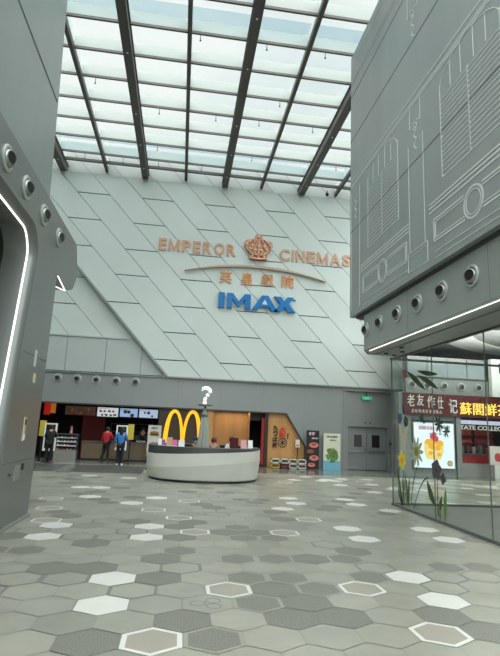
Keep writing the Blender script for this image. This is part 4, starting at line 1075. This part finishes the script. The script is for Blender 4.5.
person((-2.42, 22.35, 0), 0, 'person in bright blue jacket with long dark hair at the right self-order screen', 1.6, m_bluec, m_navy, m_hair,
       dict(elr=(.25, .05, 1.13), har=(.2, .2, 1.1), ell=(-.26, 0, 1.12), hal=(-.24, .06, .92)), shoes=m_white, long_hair=True)
person((-1.78, 25.9, 0), PI, 'restaurant worker in black standing behind the counter near the till', 1.6, m_blk, m_blk, m_hair, {})
SEAT = dict(pelvis=(0, 0, .6), waist=(0, 0, .75), chest=(0, .02, .96), neck=(0, .02, 1.13), headc=(0, .04, 1.25), crown=(0, .035, 1.33), shl=(-.17, .02, 1.07), shr=(.17, .02, 1.07),
            ell=(-.22, .12, .86), elr=(.22, .12, .86), hal=(-.12, .32, .9), har=(.12, .32, .9), hil=(-.09, .02, .58), hir=(.09, .02, .58), knl=(-.11, .42, .56), knr=(.11, .42, .56),
            anl=(-.11, .4, .14), anr=(.11, .4, .14), tol=(-.12, .56, .06), tor=(.12, .56, .06))
def stool(x, y, label):
    t = thing('stool', (x, y, 0), label, 'stool', 'stools inside the information counter')
    MB().lathe([(.17, .4), (.18, .43), (.17, .455)], 24).build('seat', m_black, t, True); MB().lathe([(.025, .02), (.025, .4)], 12).build('post', m_chrome, t); MB().lathe([(.2, 0), (.2, .02)], 24).build('base', m_chrome, t)
m_wht = mat('white_shirt', (206, 206, 206), .7); m_mar = mat('auburn_hair', (74, 24, 26), .6)
person((.62, 19.1, 0), PI, 'seated person with black hair and blue mask left of the parasol', 1.7, m_blk, m_blk, m_hair, SEAT, mask=mat('mask_blue', (120, 170, 206), .6))
person((1.3, 19.1, 0), PI, 'seated person with auburn hair right of the parasol', 1.7, mat('mauve_shirt', (120, 84, 90), .7), m_blk, m_mar, SEAT)
person((2.0, 19.3, 0), PI*.85, 'person in white behind the auburn-haired person in the counter', 1.76, m_wht, m_blk, m_hair, SEAT)
for x, y, l in ((.62, 19.12, 'black stool under the person with the blue mask'), (1.3, 19.12, 'black stool under the auburn-haired person'), (2.0, 19.32, 'black stool under the person in white')): stool(x, y, l)
oc = thing('office_chair', (1.98, 18.15, 0), 'dark red office chair inside the information counter', 'chair')
MB().box(-.22, .22, -.2, .2, .45, .52).build('seat', mat('maroon_fabric', (84, 26, 30), .8), oc, bevel=.02)
MB().box(-.15, .15, .2, .26, .9, 1.42).build('backrest', mat('maroon_fabric', (84, 26, 30), .8), oc, bevel=.02)
MB().box(-.03, .03, .2, .24, .5, .95).build('back_stem', m_black, oc); MB().lathe([(.03, .03), (.03, .45)], 12).build('post', m_black, oc); MB().lathe([(.25, 0), (.25, .03)], 20).build('base', m_black, oc)

# ================================================================ FLOWER DECALS ON THE GLASS (flat stickers on the inner pane face)
XG = 5.588
def leafpoly(y0, z0, y1, z1, w, bend=0, n=8):
    a, b = Vector((y0, z0)), Vector((y1, z1)); d = b-a; nn = Vector((-d.y, d.x)).normalized(); L, R2 = [], []
    for i in range(n+1):
        t = i/n; c_ = a+d*t+nn*bend*math.sin(PI*t); ww = w*math.sin(PI*min(1, max(.02, t)))**.8+.004
        L.append(tuple(c_+nn*ww)); R2.append(tuple(c_-nn*ww))
    return L+R2[::-1]
def strip(mb, P, mi, d=0): mb.prism(P, 'x', XG-.004-d, XG-d, mi)
g1 = mat('decal_green', (60, 84, 50), .6); g2 = mat('decal_light_green', (96, 128, 66), .6); yel = mat('decal_yellow', (226, 206, 60), .6); grey = mat('decal_grey', (78, 76, 80), .6)
pale = mat('decal_pale', (176, 180, 150), .6); orn = mat('decal_orange', (226, 160, 40), .6); pink = mat('decal_pink', (176, 90, 96), .6); olive = mat('decal_olive', (130, 128, 60), .6)
def decal(label): return thing('flower_decal', (0, 0, 0), label, 'window sticker', 'flower stickers on the glass')
def flower(y, z, r, n, wf, mp_, mc, parent, rc=.3, ph=0):
    m = MB()
    for i in range(n):
        a = 2*PI*i/n+ph; strip(m, leafpoly(y+.1*r*math.cos(a), z+.1*r*math.sin(a), y+r*math.cos(a), z+r*math.sin(a), r*wf), 0, .0002*i)
    m.build('petals', mp_, parent)
    m = MB(); strip(m, [(y+r*rc*math.cos(t*PI/8), z+r*rc*math.sin(t*PI/8)) for t in range(16)], 0, .004); m.build('centre', mc, parent)
d1 = decal('yellow daffodil sticker with green leaves at the far corner of the glass')
flower(12.35, 1.17, .24, 6, .3, yel, orn, d1, .35, .3)
m = MB()
for (a, b, w, bd) in (((12.3, 1.0), (12.1, .1), .02, .03), ((12.65, .95), (12.3, .1), .05, .02), ((12.6, .5), (12.35, .08), .045, .03), ((12.2, .85), (12.05, .1), .05, -.03), ((12.35, .75), (12.25, .1), .04, 0), ((11.95, .8), (12.0, .12), .035, .02), ((12.45, .3), (12.35, .05), .04, 0)): strip(m, leafpoly(*a, *b, w, bd), 0)
m.build('leaves', g1, d1)
d2 = decal('pale daisy sticker with olive centre beside the yellow daffodil')
flower(11.55, 1.42, .36, 10, .13, pale, olive, d2, .3)
m = MB(); strip(m, leafpoly(11.5, 1.15, 11.9, .15, .012, .05), 0); m.build('stem', g1, d2)
d3 = decal('dark grey blossom sticker with broad green leaves, nearest on the glass')
flower(10.62, 1.08, .23, 5, .42, grey, mat('decal_dark', (56, 54, 58), .6), d3, .2, .5)
flower(10.35, .92, .13, 4, .45, grey, mat('decal_dark', (56, 54, 58), .6), d3, .2, .2)
m = MB(); strip(m, leafpoly(10.6, .9, 10.6, .12, .014), 0); strip(m, leafpoly(11.05, .8, 10.7, .3, .09, .03), 0); strip(m, leafpoly(10.42, .55, 10.6, .12, .06, 0), 0)
m.build('leaves', g1, d3)
m = MB(); strip(m, leafpoly(10.25, .72, 10.3, .05, .06, .02), 0, .001); strip(m, leafpoly(10.55, .35, 10.5, .06, .05, .0), 0, .001); m.build('light_leaves', g2, d3)
d4 = decal('curved grey stem sticker between the daffodil and the grey blossom')
m = MB()
P = [(11.75-.75*t, .12+.75*math.sin(t*PI/2)) for t in [i/8 for i in range(9)]]
for i in range(8): strip(m, [(P[i][0], P[i][1]-.02), (P[i+1][0], P[i+1][1]-.02), (P[i+1][0], P[i+1][1]+.02), (P[i][0], P[i][1]+.02)], 0)
m.build('stem', grey, d4)
d5 = decal('pair of long dark green leaf stickers high on the glass with a pink bud')
m = MB(); strip(m, leafpoly(11.95, 3.35, 11.05, 2.85, .07, .0), 0); strip(m, leafpoly(11.4, 3.2, 10.44, 2.82, .06, -.02), 0); strip(m, leafpoly(11.4, 3.32, 10.45, 3.15, .05, .02), 0, .001); m.build('leaves', g1, d5)
flower(12.1, 3.3, .14, 5, .3, pink, pink, d5)
d6 = decal('dark blue-green blossom stickers left of the lit menu poster')
flower(12.1, 2.12, .14, 5, .4, mat('decal_teal', (44, 66, 66), .6), g1, d6); flower(12.45, 2.2, .15, 6, .35, mat('decal_blue', (60, 90, 130), .6), g1, d6)
flower(11.25, 2.2, .1, 5, .4, mat('decal_teal', (44, 66, 66), .6), g1, d6)
d7 = decal('small dark leaf spray stickers beside the glass seam, near the shop letters')
flower(10.45, 2.05, .2, 7, .14, mat('decal_teal', (44, 66, 66), .6), g1, d7); flower(10.15, 1.9, .14, 6, .14, mat('decal_teal', (44, 66, 66), .6), g1, d7)
